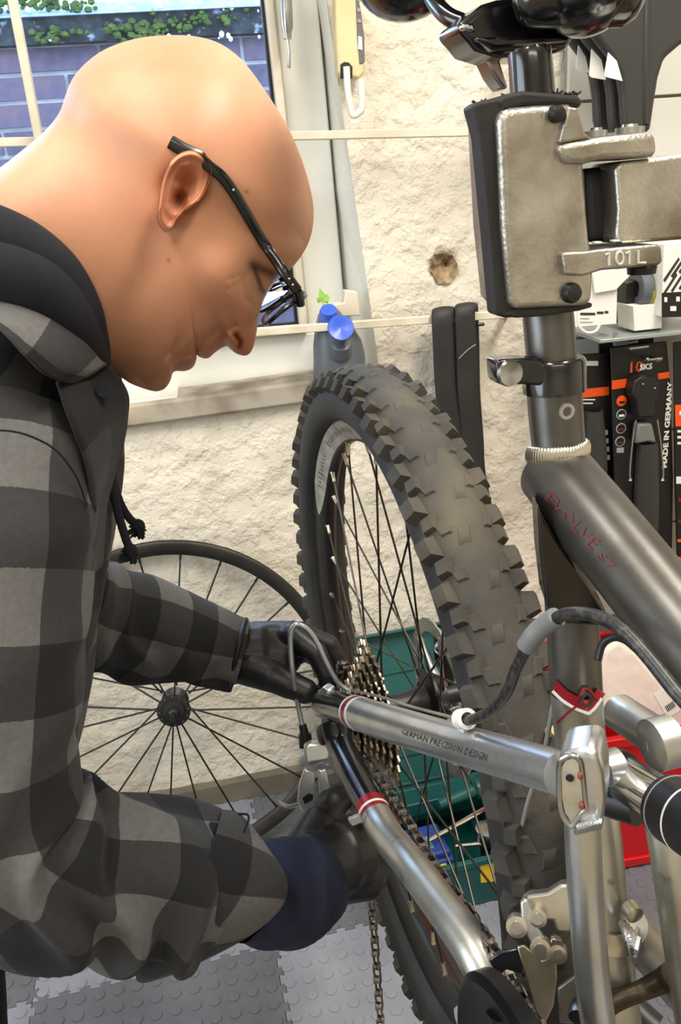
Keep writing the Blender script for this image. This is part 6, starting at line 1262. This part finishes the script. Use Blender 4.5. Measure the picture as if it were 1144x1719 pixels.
# open cuff of the near sleeve
def ringloft(rings_, m, name, parent, uv0=(0, 0), seg=48):
    """rings given as (top px, bottom px, depth, half thickness m, bulge px)"""
    R, U, L = [], [], 0; prev = None
    D = np.array(spline([[*a, *b, d, h, bl] for a, b, d, h, bl in rings_], 6))
    for row in D:
        t, b_, d, h, bl = row[:2], row[2:4], row[4], row[5], row[6]; c = at(*((t+b_)/2), d); A = at(*t, d)-c; Nn = nrm(c-CAM); B = nrm(at((t+b_)[0]/2+100, (t+b_)[1]/2, d)-c)*bl*d/FPX
        if prev is not None: L += np.linalg.norm(c-prev)
        prev = c; R.append([c+A*math.cos(q)+Nn*h*math.sin(q)+B*(1-abs(math.cos(q)))*0+B*math.sin(math.pi*0.5*(1-abs(math.cos(q)))) for q in np.linspace(0, 2*math.pi, seg, endpoint=False)]); U.append(([uv0[0]+0.40*j/seg for j in range(seg+1)], uv0[1]+L))
    q = MB(); q.rings(R, False, uvs=U); o = obj(name, q, m, parent, smooth='all'); s = o.modifiers.new('solid', 'SOLIDIFY'); s.thickness = 0.0025; s.offset = 0; return o
ringloft([((372, 1362), (236, 1604), 0.630, 0.054, 22), ((396, 1366), (232, 1644), 0.638, 0.060, 44), ((414, 1382), (262, 1642), 0.647, 0.060, 62), ((428, 1400), (302, 1628), 0.655, 0.056, 78), ((436, 1420), (334, 1612), 0.66, 0.051, 84)], M_PLAID, 'cuff', shirt, (0.015, 0.01))
q = MB(); q.tube([at(*p) for p in spline([(398, 1366, 0.625), (418, 1372, 0.615), (400, 1420, 0.600), (378, 1490, 0.592), (352, 1545, 0.60), (310, 1590, 0.612)], 6)], 0.0009, 8); obj('cuff_seam', q, M_PLAIDD, shirt)
patch([[(285, 1388, 0.645), (330, 1362, 0.645), (372, 1370, 0.645), (400, 1392, 0.64)], [(300, 1400, 0.625), (345, 1392, 0.618), (378, 1410, 0.615), (392, 1440, 0.612)], [(320, 1420, 0.612), (352, 1428, 0.604), (372, 1446, 0.602), (380, 1470, 0.602)]], M_PLAIDD, 'cuff_placket', shirt, 0.003)
# ------------------------------------------------------------------ hooded sweatshirt: hood rolls, cords, cuffs
hood = bpy.data.objects.new('hooded_sweatshirt', None); COL.objects.link(hood); hood.parent = person
def roll(pts, rad, name, flat=1.0):
    near = [mp(x, y, w*PXM) for x, y, w in pts]; far = [mp(x, y, 0)+HN*w*PXM for x, y, w in pts if w > 1][::-1]; P = spline(near+far, 7, True); q = MB()
    rr = [r_ for r_ in np.interp(np.linspace(0, 1, len(P)), np.linspace(0, 1, len(rad)), rad)]
    q.tube(P, rr, 20, flat=flat, closed=True, cap=False); obj(name, q, M_NAVY, hood, smooth='all')
roll([(-190, 370, 0), (-120, 372, 105), (-40, 390, 158), (34, 418, 172), (92, 462, 170), (130, 516, 158), (150, 565, 130), (158, 600, 90), (160, 628, 0)], [0.020, 0.020, 0.0175, 0.012, 0.010, 0.012, 0.0175, 0.020, 0.020], 'hood_roll')
roll([(-200, 470, 0), (-130, 455, 140), (-50, 452, 185), (20, 462, 196), (70, 486, 190), (108, 524, 178), (134, 566, 150), (150, 610, 100), (150, 650, 0)], [0.020]*3+[0.015, 0.012, 0.015]+[0.02]*3, 'hood_roll')
for nm, pts in (('cord', [(186, 775, 0.60), (190, 820, 0.602), (198, 860, 0.604), (210, 900, 0.606), (219, 925, 0.607)]), ('cord', [(188, 800, 0.615), (200, 840, 0.617), (214, 866, 0.62), (232, 884, 0.622)])):
    q = MB(); q.tube([at(*p) for p in spline(pts, 6)], 0.0031, 10); cd = obj(nm, q, M_NAVY, hood)
    e = at(*pts[-1]); q = MB(); q.ball(e, (0.0055, 0.005, 0.006), 12, 8); rk = random.Random(9)
    for k in range(26): t = nrm([rk.uniform(-0.8, 0.8), rk.uniform(-0.6, 0.6), rk.uniform(-1.2, 0.2)]); q.tube([e, e+t*rk.uniform(0.006, 0.0105)], [0.0016, 0.0008], 5)
    obj('cord_tassel', q, M_NAVY, cd)
q = loft_cloth([(415, 1494, 0.655, 78), (445, 1498, 0.665, 84), (485, 1496, 0.685, 86), (515, 1484, 0.70, 78), (536, 1470, 0.712, 66), (545, 1464, 0.716, 58)], 48, 8, folds(0.0022, 0.02, 0.3, 5, 0.0006)); obj('cuff', q, M_NAVYC, hood, smooth='all')
# ------------------------------------------------------------------ gloved hands
def hand(name, chains):
    q = MB()
    for ch_ in chains:
        for (a, b) in zip(ch_[:-1], ch_[1:]): q.cone(at(*a[:3]), at(*b[:3]), a[3], b[3], 16)
    o = obj(name, q, M_GLOVE, person, smooth='all'); r = o.modifiers.new('remesh', 'REMESH'); r.mode = 'VOXEL'; r.voxel_size = 0.0018; r.use_smooth_shade = True
    s = o.modifiers.new('smooth', 'SMOOTH'); s.factor = 0.5; s.iterations = 7; return o
hand('glove', [[(392, 1096, 0.845, 0.0315), (430, 1093, 0.845, 0.0310), (468, 1096, 0.845, 0.0265)], [(440, 1072, 0.845, 0.020), (492, 1066, 0.84, 0.0150)], [(450, 1100, 0.865, 0.024), (505, 1085, 0.875, 0.018)],
               [(490, 1066, 0.832, 0.0135), (532, 1098, 0.826, 0.0118), (548, 1132, 0.824, 0.0105), (553, 1160, 0.824, 0.0090)], [(505, 1064, 0.856, 0.0135), (552, 1084, 0.862, 0.0120), (568, 1112, 0.862, 0.0105), (572, 1140, 0.860, 0.0092)],
               [(508, 1075, 0.874, 0.0130), (550, 1092, 0.886, 0.0115), (566, 1118, 0.888, 0.0100), (568, 1140, 0.886, 0.0088)], [(500, 1088, 0.886, 0.0118), (535, 1106, 0.900, 0.0102), (546, 1128, 0.902, 0.0090), (548, 1145, 0.900, 0.0080)],
               [(415, 1118, 0.830, 0.0215), (452, 1132, 0.822, 0.0178), (484, 1148, 0.817, 0.0148), (512, 1160, 0.815, 0.0132)]])
hand('glove', [[(496, 1480, 0.700, 0.0300), (530, 1455, 0.722, 0.0330), (575, 1438, 0.745, 0.0350), (612, 1428, 0.770, 0.0310)], [(545, 1480, 0.730, 0.0230), (605, 1470, 0.760, 0.0240)],
               [(624, 1400, 0.772, 0.0140), (614, 1362, 0.800, 0.0125), (596, 1342, 0.822, 0.0110), (580, 1336, 0.835, 0.0095)], [(640, 1420, 0.782, 0.0145), (634, 1385, 0.822, 0.0130), (612, 1372, 0.845, 0.0110), (596, 1370, 0.852, 0.0095)],
               [(642, 1448, 0.784, 0.0140), (642, 1420, 0.830, 0.0125), (620, 1405, 0.850, 0.0105), (604, 1402, 0.856, 0.0092)], [(630, 1476, 0.780, 0.0125), (634, 1458, 0.824, 0.0108), (616, 1444, 0.842, 0.0095), (600, 1440, 0.848, 0.0085)],
               [(508, 1428, 0.726, 0.0205), (532, 1386, 0.745, 0.0180), (556, 1352, 0.765, 0.0155), (578, 1334, 0.780, 0.0128)]])
q = MB(); q.tube([at(*p) for p in spline([(413, 1040, 0.842), (404, 1070, 0.81), (396, 1105, 0.805), (388, 1140, 0.815), (384, 1152, 0.842), (392, 1120, 0.88), (404, 1070, 0.88)], 6, True)], 0.0026, 8, closed=True, cap=False); obj('glove_cuff', q, M_GLOVE, person)
# trousers and shoes (mostly below the picture)
q = MB(); q.cone(at(-112, 1600, 0.66), at(-118, 1900, 0.60), 0.055, 0.060, 32)
for hp, kn, an in (((-0.45, 0.45, 0.70), (-0.46, 0.42, 0.40), (-0.50, 0.42, 0.07)), ((-0.45, 0.58, 0.70), (-0.47, 0.60, 0.42), (-0.54, 0.62, 0.07))):
    q.cone(hp, kn, 0.085, 0.065, 24); q.cone(kn, an, 0.065, 0.048, 24)
q.cone((-0.45, 0.45, 0.72), (-0.45, 0.58, 0.72), 0.10, 0.10, 24)
o = obj('trousers', q, M_NAVY, person, smooth='all'); r = o.modifiers.new('remesh', 'REMESH'); r.mode = 'VOXEL'; r.voxel_size = 0.006; r.use_smooth_shade = True; m_ = o.modifiers.new('smooth', 'SMOOTH'); m_.iterations = 6
for x, y in ((-0.50, 0.42), (-0.54, 0.62)):
    q = MB(); R = []
    for u, w, h in ((-0.09, 0.028, 0.05), (-0.07, 0.040, 0.085), (0.0, 0.042, 0.095), (0.07, 0.046, 0.065), (0.13, 0.046, 0.05), (0.17, 0.034, 0.035), (0.185, 0.012, 0.02)): R.append([(x+u, y+w*math.cos(t), 0.001+max(0.0, h*0.5*(1+math.sin(t)))) for t in np.linspace(0, 2*math.pi, 20, endpoint=False)])
    q.rings(R); obj('shoe', q, M_BLKS, person)
